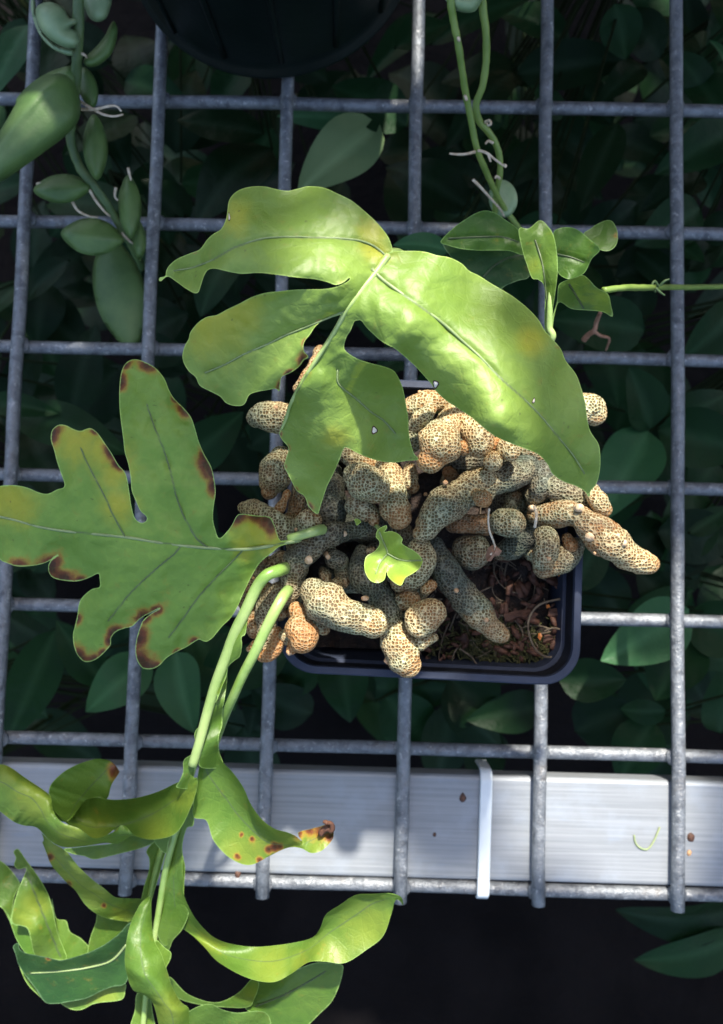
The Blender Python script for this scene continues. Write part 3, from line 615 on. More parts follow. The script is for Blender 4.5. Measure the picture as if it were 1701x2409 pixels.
for a in [('R6', 130, 635, 22, 99), ('R7', 775, 775, 34, 103.5, 1.2, .8), ('R7', 910, 612, 30, 101, 1.2, .8), ('R7', 1066, 1045, 34, 93), ('R7', 385, 985, 30, 94), ('R7', 140, 470, 22, 86), ('R5', 290, 320, 22, 97), ('R5', 430, 1165, 16, 97), ('R6', 1440, 1110, 26, 91), ('R6', 1330, 1165, 18, 93),
          ('R8', 470, 512, 20, 95), ('R8', 660, 700, 20, 90), ('R6', 1080, 1085, 14, 95), ('R6', 790, 1120, 18, 97), ('R5', 1290, 212, 18, 93), ('R7', 1385, 870, 14, 94), ('R7', 230, 1040, 22, 86), ('R5', 1330, 920, 18, 90)]: bud(*a)

# ---- upper frond: arches up from behind and droops towards its tip
up_out = zz('R3', [(1408, 490), (1430, 465), (1400, 385), (1340, 310), (1270, 245), (1190, 180), (1110, 140), (1030, 105), (940, 95), (880, 108), (815, 122), (745, 112), (680, 97), (600, 98), (530, 118), (485, 155), (467, 195), (462, 240), (452, 290), (425, 345), (380, 375), (345, 405), (300, 465), (240, 490), (170, 520), (125, 555), (103, 590), (97, 622), (62, 632), (68, 655), (110, 625), (155, 650), (210, 690), (262, 720), (290, 718), (305, 680), (325, 620), (350, 585), (390, 578), (450, 592), (540, 608), (640, 603), (740, 612), (850, 628), (960, 638), (1040, 655), (1095, 673), (1140, 660), (1178, 630), (1172, 650),
 (1110, 682), (1030, 698), (940, 700), (850, 703), (760, 712), (680, 722), (600, 748), (530, 785), (460, 818), (400, 850), (340, 862), (290, 895), (245, 950), (235, 990), (212, 1030), (198, 1085), (205, 1130), (235, 1180), (275, 1215), (300, 1265), (360, 1298), (420, 1330), (455, 1368), (510, 1384), (560, 1375), (590, 1320), (640, 1300), (700, 1290), (745, 1283), (766, 1300), (770, 1265), (780, 1215), (830, 1190), (880, 1155), (910, 1115), (938, 1097), (910, 1060), (912, 1010), (950, 960), (980, 915), (1030, 880), (1090, 860), (1130, 847), (1138, 840),
 (1092, 940), (1032, 1030), (972, 1115), (922, 1195), (872, 1285), (835, 1360), (800, 1440)]) \
 + zz('R5', [(328, 462), (316, 505), (338, 548), (376, 592), (378, 625), (360, 680), (350, 730), (375, 780), (405, 840), (440, 900), (490, 935), (510, 985), (525, 1015), (580, 1060), (600, 1010), (625, 930), (650, 860), (690, 780), (730, 690), (755, 620), (772, 597), (800, 605), (860, 637), (940, 672), (1030, 695), (1110, 702), (1200, 690), (1282, 680), (1250, 640), (1225, 560), (1212, 470), (1210, 400), (1195, 300), (1170, 180), (1130, 92)]) \
 + zz('R3', [(1425, 1170), (1370, 1150), (1290, 1130), (1220, 1105), (1165, 1070), (1145, 1040), (1160, 980), (1185, 940), (1205, 890), (1222, 882), (1248, 884), (1275, 920), (1310, 955), (1360, 1000), (1410, 1030)]) \
 + zz('R4', [(200, 800), (260, 850), (320, 905), (370, 960), (410, 1005), (440, 1050), (500, 1105), (570, 1150), (650, 1205), (720, 1265), (790, 1315), (880, 1355), (960, 1385), (1040, 1420), (1095, 1480), (1120, 1530), (1180, 1575), (1260, 1605), (1310, 1635), (1337, 1672), (1345, 1635), (1380, 1590), (1400, 1510), (1402, 1420), (1390, 1355), (1345, 1285), (1325, 1210), (1315, 1120), (1290, 1030), (1260, 950), (1200, 870), (1170, 800), (1110, 730), (1075, 690), (1040, 630), (980, 565), (900, 500), (830, 455), (760, 415), (690, 370), (630, 340), (590, 300), (520, 265), (440, 250), (370, 230), (280, 225), (190, 228), (158, 243)])
v_rach = zz('R3', [(1404, 500), (1330, 605), (1240, 715), (1160, 822), (1100, 932), (1000, 1087), (900, 1242), (832, 1372)]) + zz('R5', [(362, 402), (330, 470)])
v_right = zz('R4', [(60, 330), (120, 390), (200, 450), (350, 555), (480, 650), (590, 750), (700, 850), (830, 985), (950, 1090), (1050, 1190), (1150, 1310), (1240, 1420), (1310, 1530)])
v_ul = zz('R3', [(1395, 505), (1320, 445), (1230, 412), (1100, 400), (960, 395), (800, 392), (680, 400), (600, 420), (500, 455), (380, 525), (260, 572), (150, 590)])
v_ml = zz('R3', [(1150, 828), (1000, 890), (900, 930), (800, 970), (700, 1020), (560, 1080), (450, 1140), (330, 1190)])
v_lo = zz('R5', [(720, 60), (720, 140), (760, 190), (850, 260), (950, 350), (1040, 410), (1120, 500)])
zf_up = tps([(915, 597, 156), (880, 650, 158), (810, 740, 157), (750, 850, 150), (690, 960, 140), (747, 1209, 112), (700, 1100, 124), (820, 1050, 134), (985, 1081, 122), (935, 930, 138), (860, 860, 148), (880, 500, 156), (700, 560, 160), (560, 560, 157), (450, 620, 148), (380, 655, 140), (720, 440, 152), (570, 450, 148),
 (780, 640, 162), (700, 780, 154), (560, 850, 147), (440, 870, 139), (560, 950, 141), (700, 910, 148), (1000, 680, 158), (960, 760, 161), (1150, 830, 157), (1280, 960, 149), (1380, 1100, 134), (1387, 1168, 126), (1180, 1000, 156), (1100, 700, 150), (1330, 880, 142)])
up, zat = leaf('frond', up_out, zf_up, fern, M['fern'], step=5.0, veins=[v_rach, v_right, v_ul, v_ml, v_lo], vee=.30, crease=.3, wave=1.0, wlen=150, ruffle=.6, seed=3,
   brown=zz('R3', []) + [(x, y, r) for x, y, r in [(zz('R3', [(925, 1020)])[0] + (16,)), (zz('R3', [(905, 1110)])[0] + (20,)), (zz('R3', [(830, 1195)])[0] + (15,)), (zz('R3', [(770, 1270)])[0] + (14,)), (zz('R3', [(1000, 895)])[0] + (10,)), (zz('R5', [(325, 500)])[0] + (9,)), (zz('R5', [(372, 600)])[0] + (9,)), (zz('R5', [(352, 730)])[0] + (8,)), (zz('R5', [(430, 890)])[0] + (8,)), (zz('R5', [(520, 1010)])[0] + (15,)), (zz('R3', [(400, 1268)])[0] + (6,)), (zz('R3', [(70, 635)])[0] + (8,)), (zz('R4', [(1337, 1665)])[0] + (7,)), (zz('R4', [(1145, 790)])[0] + (7,)), (zz('R3', [(270, 480)])[0] + (6,))]],
   yellow=[zz('R3', [(380, 900)])[0] + (85,), zz('R3', [(560, 830)])[0] + (60,), zz('R3', [(520, 290)])[0] + (45,), zz('R5', [(700, 520)])[0] + (35,), zz('R4', [(1000, 760)])[0] + (38,), zz('R3', [(1330, 360)])[0] + (40,), zz('R3', [(1330, 470)])[0] + (40,)], vw=3.2)
vein_tube('midrib', v_rach, zat, .00075, .0003, M['midrib_pale'], up, -.0002)
for v, r in ((v_right, .00042), (v_ul, .00024), (v_ml, .0002), (v_lo, .00018)): vein_tube('side_vein', v, zat, r, .00012, M['midrib'], up, 0)
# hidden stalk carrying this frond
P = catmull([tuple(at(914, 600, .1555)), tuple(at(945, 600, .150)), tuple(at(1020, 680, .136)), tuple(at(1120, 840, .112)), tuple(at(1150, 960, .092))], 30)
link('petiole', mesh_py(*tube_data(P, np.linspace(.0009, .0013, 30), 10)), M['petiole'], up)
# insect holes grown over with pale dry tissue
def scab(reg, x, y, rx, ry, rot=0.0):
    px, py = zz(reg, [(x, y)])[0]; s = ZR[reg][2]; V = []; n = 16
    for k, f in ((0, 1.25), (1, .85)):
        for j in range(n):
            a = 2 * math.pi * j / n; w = 1 + .18 * math.sin(3 * a + x); dx = rx * f * w * math.cos(a); dy = ry * f * w * math.sin(a); qx = px + s * (dx * math.cos(rot) - dy * math.sin(rot)); qy = py + s * (dx * math.sin(rot) + dy * math.cos(rot))
            V.append(at(qx, qy, zat(qx, qy) + (.00012 if k == 0 else .0004)))
    Fc = [(j, (j + 1) % n, n + (j + 1) % n, n + j) for j in range(n)] + [tuple(range(n, 2 * n))]
    me = mesh_py(V, Fc); o = link('leaf_scab', me, [M['speck'], M['scab']], up); 
    for p in me.polygons: p.material_index = 1 if len(p.vertices) > 4 else 0
M['scab'] = mat_simple('dry_leaf_tissue', (.62, .56, .46), (.72, .67, .58), 800, .7)
scab('R5', 975, 478, 17, 23); scab('R4', 436, 1008, 14, 20); scab('R4', 1012, 1104, 6, 14, .25); scab('R3', 472, 275, 4.5, 22, -.05)

# ---- left frond
lf_out = zz('L1', [(1640, 1080), (1600, 1085), (1550, 1092), (1522, 1085), (1492, 1000), (1470, 965), (1410, 958), (1350, 950), (1305, 948), (1285, 965), (1265, 1005), (1240, 1040), (1195, 1080), (1172, 1030), (1160, 970), (1165, 900), (1175, 830), (1167, 760), (1150, 690), (1112, 620), (1082, 550), (1062, 480), (1040, 420), (1000, 370), (950, 320), (920, 270), (895, 210), (850, 155), (790, 120), (740, 105), (700, 115), (670, 150), (655, 210), (650, 290), (652, 370), (660, 450), (672, 540), (680, 610), (700, 680), (712, 750), (718, 820), (742, 880), (765, 930), (798, 962), (797, 985), (770, 996), (735, 970), (715, 900), (705, 830), (685, 730), (645, 680), (610, 620), (570, 560), (530, 505), (490, 480), (440, 495), (400, 485), (360, 465), (320, 462), (285, 490), (277, 540), (295, 600), (310, 660), (330, 720), (352, 795), (310, 815), (260, 838), (210, 830), (160, 808), (110, 795), (60, 790), (0, 795), (-40, 810), (-90, 870), (-105, 950), (-90, 1050), (-50, 1130), (0, 1195), (40, 1215), (90, 1232), (150, 1232), (220, 1222), (275, 1200), (315, 1172), (285, 1190), (265, 1225), (265, 1262), (290, 1295), (350, 1310), (420, 1314), (480, 1297), (535, 1272), (543, 1300), (543, 1345), (500, 1358), (450, 1400), (430, 1440), (422, 1500), (408, 1560), (398, 1605), (402, 1660), (420, 1712), (455, 1750), (490, 1752), (530, 1735), (570, 1700), (603, 1660), (606, 1620), (635, 1588), (680, 1570), (722, 1558), (762, 1520), (810, 1490), (870, 1462), (815, 1497), (778, 1530), (760, 1575), (745, 1625), (738, 1680), (745, 1740), (775, 1785), (820, 1793), (865, 1775), (910, 1730), (960, 1700), (1020, 1670), (1080, 1632), (1095, 1635), (1125, 1643), (1160, 1620), (1210, 1560), (1260, 1510), (1300, 1440), (1330, 1370), (1380, 1270), (1420, 1210), (1480, 1160), (1530, 1122), (1600, 1108), (1640, 1098)])
w_mid = zz('L1', [(1640, 1088), (1550, 1105), (1450, 1125), (1320, 1140), (1150, 1132), (1000, 1120), (850, 1100), (700, 1075), (500, 1055), (350, 1040), (200, 1015), (80, 980), (-60, 950)])
w_up = zz('L1', [(1130, 1128), (1070, 1080), (1010, 980), (960, 850), (930, 720), (890, 590), (840, 470), (800, 350)])
w_up2 = zz('L1', [(680, 1070), (620, 960), (560, 830), (490, 700), (440, 590)])
w_lo = zz('L1', [(980, 1128), (950, 1165), (870, 1230), (780, 1310), (700, 1390), (590, 1530)]); w_lo2 = zz('L1', [(1325, 1142), (1290, 1180), (1180, 1290), (1080, 1400), (1010, 1500), (920, 1620)])
zl = lambda *p: p
zf_lf = tps([(x, y, z) for (x, y), z in zip(zz('L1', [(1640, 1090), (1450, 1125), (1150, 1130), (850, 1100), (500, 1055), (100, 985), (-80, 930), (1380, 990), (1300, 960), (1060, 900), (960, 600), (800, 300), (740, 130), (560, 760), (420, 560), (300, 500), (150, 850), (100, 1200), (330, 1290), (600, 1250), (560, 1500), (460, 1720), (900, 1450), (800, 1750), (1120, 1600), (1280, 1350), (1080, 1250), (640, 1580)]),
   [99, 104, 108, 110, 108, 100, 94, 108, 112, 112, 114, 112, 106, 112, 110, 104, 104, 98, 97, 104, 98, 90, 101, 92, 95, 98, 106, 95])])
lf, zat = leaf('frond', lf_out, zf_lf, fern, M['fern_left'], step=5.0, veins=[w_mid, w_up, w_up2, w_lo, w_lo2], vee=-.05, crease=.3, wave=1.2, wlen=120, ruffle=1.2, seed=11,
   brown=[p + (r,) for p, r in zip(zz('L1', [(660, 230), (690, 130), (800, 140), (1000, 380), (950, 320), (1125, 690), (1110, 640), (1160, 790), (1150, 730), (1300, 960), (1390, 970), (1460, 990), (290, 510), (600, 610), (640, 680), (510, 500), (100, 1215), (285, 1240), (350, 1295), (430, 1310), (440, 1720), (500, 1745), (560, 1700), (780, 1510), (760, 1620), (770, 1760), (830, 1790), (1060, 1640), (960, 1700), (850, 1470), (920, 1390), (620, 1590), (590, 1640), (425, 1520)]),
        [26, 20, 28, 26, 14, 44, 24, 30, 26, 30, 26, 40, 30, 26, 22, 14, 26, 40, 38, 20, 32, 24, 16, 28, 40, 46, 30, 16, 14, 22, 18, 26, 20, 16])],
   yellow=[p + (r,) for p, r in zip(zz('L1', [(420, 540), (560, 600), (640, 720), (1380, 1030), (1470, 1080), (40, 880), (330, 480), (660, 900), (1330, 1125)]), [70, 60, 50, 60, 50, 70, 40, 50, 40])])
vein_tube('midrib', w_mid, zat, .00055, .0003, M['midrib'], lf, 0)
for v in (w_up, w_up2, w_lo, w_lo2): vein_tube('side_vein', v, zat, .0002, .0001, M['midrib_mid'], lf, 0)
P = catmull([tuple(at(*p, z / 1000)) for p, z in zip(zz('R5', [(380, 1228), (470, 1205), (560, 1178), (615, 1165)]), (100, 101, 100, 96))], 20)
link('petiole', mesh_py(*tube_data(P, np.linspace(.0011, .0015, 20), 10)), M['petiole'], lf)

# ---- little new leaf on the rhizome
nl = zz('R7', [(985, 185), (1000, 135), (1055, 105), (1062, 128), (1042, 152), (1090, 146), (1140, 165), (1170, 200), (1165, 230), (1200, 255), (1260, 290), (1308, 345), (1290, 400), (1240, 440), (1190, 470), (1160, 522), (1110, 500), (1070, 460), (1058, 425), (1045, 480), (1000, 505), (950, 490), (915, 440), (905, 380), (920, 320), (970, 290), (1005, 250), (1008, 215)])
nv = zz('R7', [(1010, 150), (1030, 200), (1060, 270), (1070, 310)]); nv2 = zz('R7', [(1065, 300), (1130, 335), (1200, 352), (1300, 348)]); nv3 = zz('R7', [(1060, 310), (1010, 370), (985, 440)])
znl = tps([(x, y, z) for (x, y), z in zip(zz('R7', [(1000, 150), (1060, 280), (1300, 350), (1150, 500), (980, 490), (920, 380), (1160, 230), (1120, 380), (1030, 150), (1200, 420)]), [104, 107, 108, 112, 110, 107, 112, 107, 109, 110])])
o, zat = leaf('frond', nl, znl, fern, M['fern_young'], step=4, veins=[nv, nv2, nv3], vee=.2, crease=.3, wave=.8, wlen=70, ruffle=.5, seed=21, yellow=[zz('R7', [(1150, 500)])[0] + (22,)])
for v in (nv, nv2, nv3): vein_tube('side_vein', v, zat, .0002, .0001, M['midrib'], o, -.00005)
P = catmull([tuple(at(*p, z / 1000)) for p, z in zip(zz('R7', [(1015, 160), (1000, 120), (985, 110)]), (105, 99, 90))], 12); link('petiole', mesh_py(*tube_data(P, np.full(12, .0006), 8)), M['petiole'], o)
tip = zz('R7', [(835, 65), (860, 60), (885, 80), (870, 95), (850, 108), (845, 90)]); leaf('frond_tip', tip, plane(98, 0, 3), fern, M['fern_young'], step=4, ruffle=.2)

# ---- two hanging fronds at the lower left
def stalk_frond(pts, r0, r1, n=70, mat=None):
    q = [tuple(at(x, y, z / 1000)) for x, y, z in pts]; P = catmull(q, n)
    return link('frond', mesh_py(*tube_data(P, np.linspace(r0, r1, n), 12)), mat or M['petiole'], fern)
s1 = zz('L6', [(1100, 350, 94), (1030, 375, 100), (920, 420, 102), (830, 530, 101), (720, 760, 100), (620, 960, 99), (530, 1200, 98), (440, 1440, 97), (380, 1640, 96), (330, 1820, 95), (280, 2010, 94), (215, 2229, 92)]) + zz('L2', [(1405, 350, 91), (1360, 500, 88), (1320, 640, 84), (1290, 800, 80), (1240, 960, 76), (1180, 1200, 71), (1130, 1500, 66), (1090, 1750, 62), (1050, 2000, 58), (1020, 2300, 54), (1010, 2480, 51)])
f1 = stalk_frond(s1, .0017, .0008, 110)
s2 = zz('L6', [(1130, 560, 92), (1080, 620, 99), (1000, 760, 101), (900, 960, 100), (800, 1170, 98), (700, 1360, 95), (610, 1560, 91), (540, 1720, 86), (480, 1880, 80)]) + zz('L3', [(440, 330, 70), (380, 480, 60), (300, 640, 52), (230, 760, 47)]) + zz('L2', [(1150, 1050, 45), (1110, 1180, 44), (1070, 1350, 42), (1030, 1550, 40), (1000, 1800, 37), (985, 2050, 34)])
f2 = stalk_frond(s2, .0016, .0007, 110)
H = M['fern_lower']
# wings along the upper stalk
wR = zz('L6', [(840, 590), (765, 740), (738, 860), (718, 980), (682, 1008), (687, 1080), (667, 1190), (612, 1235), (552, 1300), (545, 1420), (520, 1600), (500, 1720), (497, 1850), (465, 1960), (470, 2100), (500, 2240), (280, 2240), (320, 2010), (390, 1700), (460, 1400), (550, 1150), (640, 920), (740, 700)])
zw = tps([(x, y, z) for (x, y), z in zip(zz('L6', [(790, 640), (700, 820), (560, 1180), (470, 1450), (380, 1750), (300, 2100), (680, 1100), (540, 1400), (500, 1750), (460, 2000), (490, 2230), (610, 1230)]), [100, 99, 97, 95.5, 94, 92, 99, 93, 90, 90, 84, 98])])
leaf('wing', wR, zw, f1, H, step=5, wave=1.3, wlen=60, ruffle=.4, seed=31)
leaf('wing', zz('L6', [(545, 1300), (470, 1338), (425, 1388), (406, 1442), (428, 1510), (450, 1575), (432, 1640), (470, 1560), (500, 1470), (535, 1390)]), plane(97.5, 2, 0), f1, H, step=4, wave=.8, wlen=40, ruffle=.4, seed=32)
leaf('wing', zz('L6', [(335, 1850), (265, 1872), (233, 1930), (240, 1990), (272, 2040), (230, 2110), (150, 2160), (125, 2205), (125, 2290), (90, 2380), (60, 2440), (200, 2440), (240, 2260), (290, 2050)]), plane(91, 1.5, -3), f1, H, step=4.5, wave=1.0, wlen=45, ruffle=.4, seed=33)
# big left lobe (inner face) and its rolled outer face
def zst(reg, rows): return st(reg, rows)
ribbon('lobe', zst('L8', [((1450, 600, 91), (1460, 720, 90), (1500, 740, 92)), ((1400, 745, 88), (1395, 860, 86), (1507, 800, 92)), ((1320, 795, 85), (1320, 920, 81), (1460, 960, 91)), ((1200, 852, 83), (1180, 1010, 77), (1350, 1160, 90)), ((1050, 895, 82), (1030, 1075, 75), (1180, 1215, 89)), ((900, 912, 81), (900, 1112, 74), (1040, 1190, 88)), ((800, 905, 80), (800, 1118, 74), (930, 1105, 88)), ((690, 890, 78), (700, 1120, 74), (800, 1190, 89)), ((600, 960, 77), (600, 1090, 74), (680, 1200, 88)), ((545, 1045, 76), (520, 1060, 74), (520, 1100, 87)), ((500, 1060, 74), (450, 1020, 74), (410, 1000, 86))]),
       f1, H, n=90, m=32, ruffle=.5, seed=3, yellow=[zz('L8', [(1200, 1180)])[0] + (50,), zz('L8', [(1430, 900)])[0] + (40,), zz('L8', [(720, 1180)])[0] + (60,)])
ribbon('lobe', zst('L8', [((1015, 1172, 92), (1005, 1185, 91), (985, 1197, 88)), ((935, 1106, 93), (930, 1180, 92), (900, 1247, 86)), ((850, 1165, 94), (830, 1205, 91), (800, 1242, 85)), ((720, 1206, 94), (690, 1237, 90), (640, 1266, 85)), ((600, 1130, 93), (560, 1205, 91), (480, 1272, 84)), ((470, 1082, 92), (430, 1155, 91), (380, 1222, 84)), ((408, 1000, 91), (350, 1065, 91), (280, 1125, 84)), ((390, 900, 90), (310, 985, 91), (180, 1108, 84)), ((345, 848, 88), (240, 900, 91), (100, 1077, 85)), ((200, 750, 86), (130, 850, 90), (0, 1000, 86)), ((60, 655, 84), (20, 780, 88), (-90, 930, 85)), ((-40, 640, 82), (-100, 760, 85), (-180, 880, 83))]),
       f1, H, n=90, m=30, ruffle=.6, seed=8, yellow=[zz('L8', [(250, 900)])[0] + (60,), zz('L8', [(560, 1200)])[0] + (50,), zz('L8', [(60, 700)])[0] + (40,)])
ribbon('lobe', zst('L8', [((430, 1065, 82), (500, 1080, 79), (545, 1058, 80)), ((402, 985, 84), (535, 1030, 79), (595, 985, 80)), ((372, 860, 86), (590, 930, 80), (645, 918, 80)), ((400, 780, 87), (640, 870, 80), (725, 897, 79)), ((500, 690, 87), (700, 800, 81), (815, 905, 80)), ((620, 632, 86), (780, 720, 81), (850, 800, 82)), ((740, 600, 84), (840, 660, 81), (898, 725, 84)), ((830, 610, 82), (880, 650, 81), (912, 700, 84))]),
       f1, H, n=60, m=30, ruffle=.4, seed=14, brown=[zz('L8', [(893, 690)])[0] + (20,)])
# right lobe with a withered, twisted tip
ribbon('lobe', zst('L3', [((492, 120, 88), (470, 180, 89), (430, 200, 91)), ((497, 220, 87), (445, 270, 87), (395, 340, 90)), ((500, 305, 87), (430, 370, 84), (372, 480, 86)), ((572, 385, 86), (480, 455, 81), (357, 625, 82)), ((632, 470, 86), (545, 540, 79), (430, 650, 80)), ((672, 560, 86), (605, 622, 78), (470, 760, 79)), ((732, 642, 87), (690, 710, 78), (560, 855, 78)), ((800, 693, 88), (765, 768, 79), (665, 892, 76)), ((870, 713, 89), (840, 782, 82), (775, 842, 78)), ((915, 733, 88), (905, 782, 84), (870, 796, 82)), ((950, 760, 86), (950, 786, 86), (945, 800, 86)), ((930, 715, 84), (985, 765, 86), (1000, 826, 88)), ((1010, 692, 83), (1050, 735, 86), (1060, 812, 88)), ((1080, 672, 84), (1105, 705, 86), (1115, 755, 88)), ((1105, 662, 86), (1118, 690, 87), (1124, 715, 88))]),
       f1, H, n=90, m=30, ruffle=.4, seed=17, brown=[p + (r,) for p, r in zip(zz('L3', [(1100, 690), (1060, 690), (930, 715), (990, 700), (800, 795), (770, 805), (680, 750), (620, 725), (600, 845), (720, 865), (1110, 740), (830, 790)]), [26, 22, 12, 14, 12, 10, 6, 6, 7, 7, 16, 8])], yellow=[p + (r,) for p, r in zip(zz('L3', [(620, 840), (900, 760), (1040, 800), (700, 800)]), [60, 40, 40, 40])])
wt = [tuple(at(*p, z / 1000)) for p, z in zip(zz('L3', [(1050, 720), (1090, 690), (1110, 700), (1112, 670), (1085, 660), (1065, 655)]), (88, 89, 90, 91, 92, 92))]
link('withered_tip', mesh_py(*tube_data(catmull(wt, 24), np.linspace(.0011, .0004, 24), 7, lump=.6, lscale=900, seed=2)), M['chip'], f1)
# blade round the lower rachis
leaf('lobe', zz('L2', [(1290, 870), (1340, 760), (1380, 735), (1378, 880), (1332, 900), (1302, 1000), (1300, 1080), (1318, 1180), (1312, 1300), (1312, 1420), (1345, 1500), (1300, 1620), (1232, 1700), (1190, 1780), (1085, 1720), (1110, 1500), (1160, 1200), (1210, 1000)]), tps([(x, y, z) for (x, y), z in zip(zz('L2', [(1350, 780), (1240, 960), (1180, 1200), (1130, 1500), (1090, 1700), (1310, 1150), (1330, 1480), (1200, 1740)]), [82, 75, 70, 65, 61, 74, 72, 62])]), f1, H, step=5, wave=.8, wlen=80, ruffle=.4, seed=41)
leaf('lobe', zz('L2', [(1095, 1000), (1042, 1065), (1062, 1120), (1060, 1200), (1030, 1300), (1000, 1420), (960, 1500), (935, 1575), (1050, 1560), (1085, 1400), (1130, 1250), (1175, 1090), (1180, 1050), (1140, 1005)]), tps([(x, y, z) for (x, y), z in zip(zz('L2', [(1150, 1040), (1110, 1180), (1060, 1400), (1030, 1550), (1050, 1080), (1010, 1380), (950, 1540)]), [45, 43, 41, 39, 48, 45, 44])]), f2, H, step=5, ruffle=.4, seed=42)
# lobe that swings out to the right and points up
ribbon('lobe', zst('L3', [((302, 860, 76), (250, 960, 73), (160, 1260, 64)), ((303, 960, 75), (255, 1060, 71), (180, 1310, 63)), ((306, 1050, 74), (265, 1130, 69), (215, 1330, 63)), ((350, 1150, 75), (320, 1190, 69), (268, 1235, 65)), ((400, 1220, 75), (370, 1250, 69), (340, 1265, 67)), ((470, 1285, 74), (440, 1310, 70), (415, 1335, 72)), ((560, 1320, 71), (530, 1375, 71), (495, 1420, 76)), ((680, 1337, 69), (670, 1410, 72), (650, 1505, 77)), ((800, 1330, 69), (800, 1415, 73), (790, 1530, 78)), ((930, 1310, 71), (920, 1380, 74), (890, 1485, 78)), ((1010, 1285, 74), (1010, 1335, 75), (985, 1422, 79)), ((1050, 1235, 78), (1080, 1275, 76), (1075, 1418, 80)), ((1082, 1160, 82), (1160, 1220, 77), (1185, 1425, 79)), ((1155, 1110, 84), (1250, 1160, 78), (1300, 1355, 79)), ((1242, 1055, 85), (1330, 1105, 80), (1392, 1280, 79)), ((1340, 1048, 85), (1400, 1080, 82), (1437, 1160, 80)), ((1430, 1045, 84), (1447, 1065, 83), (1457, 1088, 82)), ((1490, 1065, 83), (1490, 1078, 82), (1480, 1085, 81)), ((1503, 1103, 80), (1502, 1106, 80), (1498, 1108, 80))]),
       f1, H, n=110, m=30, ruffle=.35, seed=23, yellow=[p + (r,) for p, r in zip(zz('L3', [(1100, 1390), (780, 1450), (450, 1290), (1300, 1250), (950, 1440)]), [60, 60, 40, 70, 40])])
# lower right lobes
v = [zz('L3', [(700, 1660), (850, 1600), (980, 1530), (1080, 1470)])]
o, zat = leaf('lobe', zz('L3', [(700, 1500), (800, 1520), (900, 1470), (1000, 1430), (1060, 1422), (1165, 1433), (1174, 1470), (1150, 1560), (1110, 1640), (1050, 1700), (990, 1760), (900, 1850), (760, 1850), (700, 1720), (640, 1668), (690, 1600)]), tps([(x, y, z) for (x, y), z in zip(zz('L3', [(700, 1520), (680, 1660), (850, 1600), (1100, 1450), (1150, 1500), (1000, 1740), (900, 1500), (760, 1840)]), [56, 56, 57, 62, 61, 52, 60, 50])]), f2, H, step=6, veins=v, vee=.15, wave=.8, wlen=90, ruffle=.5, seed=51)
vein_tube('side_vein', v[0], zat, .0003, .00015, M['midrib_dark'], f2, -.00005)
leaf('lobe', zz('L3', [(230, 1500), (330, 1595), (480, 1640), (600, 1590), (685, 1505), (717, 1540), (692, 1620), (652, 1667), (500, 1665), (380, 1650), (280, 1620), (200, 1560)]), tps([(x, y, z) for (x, y), z in zip(zz('L3', [(230, 1530), (400, 1630), (600, 1600), (700, 1530), (500, 1660), (660, 1660)]), [46, 50, 58, 64, 54, 58])]), f2, H, step=5, ruffle=.5, seed=52, yellow=[zz('L3', [(680, 1590)])[0] + (30,)])
leaf('lobe', zz('L3', [(240, 1800), (285, 1740), (330, 1692), (400, 1656), (460, 1650), (520, 1680), (600, 1696), (700, 1686), (758, 1700), (782, 1760), (760, 1880), (260, 1880)]), tps([(x, y, z) for (x, y), z in zip(zz('L3', [(400, 1660), (600, 1700), (770, 1720), (300, 1800), (600, 1860)]), [70, 71, 68, 62, 64])]), f1, H, step=5, wave=.8, wlen=70, ruffle=.6, seed=53)
# twisted centre lobe
ribbon('lobe', zst('L2', [((1066, 1385, 67), (1072, 1390, 68), (1078, 1395, 67)), ((1000, 1440, 68), (1050, 1480, 69), (1080, 1520, 67)), ((935, 1570, 70), (1010, 1600, 71), (1087, 1640, 68)), ((905, 1680, 72), (1000, 1720, 73), (1102, 1712, 70)), ((888, 1830, 73), (1010, 1850, 76), (1150, 1800, 72)), ((900, 1930, 73), (1040, 1960, 78), (1190, 1920, 72)), ((945, 2050, 72), (1110, 2060, 77), (1230, 2040, 71)), ((1040, 2100, 71), (1170, 2150, 75), (1290, 2140, 69)), ((1095, 2165, 70), (1220, 2220, 73), (1345, 2190, 67)), ((1140, 2350, 66), (1240, 2350, 68), (1350, 2310, 64))]), f1, H, n=70, m=30, ruffle=.5, seed=61, yellow=[zz('L2', [(1200, 2200)])[0] + (50,)])
leaf('lobe', zz('L2', [(1105, 1695), (1180, 1758), (1217, 1785), (1215, 1830), (1190, 1880), (1165, 1910), (1120, 1830)]), plane(69, 3, 0), f1, H, step=5, wave=.5, wlen=40, seed=62)
leaf('lobe', zz('L2', [(975, 2080), (960, 2200), (930, 2300), (925, 2420), (1110, 2420), (1088, 2220), (1060, 2090)]), plane(52, 0, -1), f1, H, step=5, veins=[zz('L2', [(1030, 2080), (1018, 2420)])], vee=.2, seed=63)
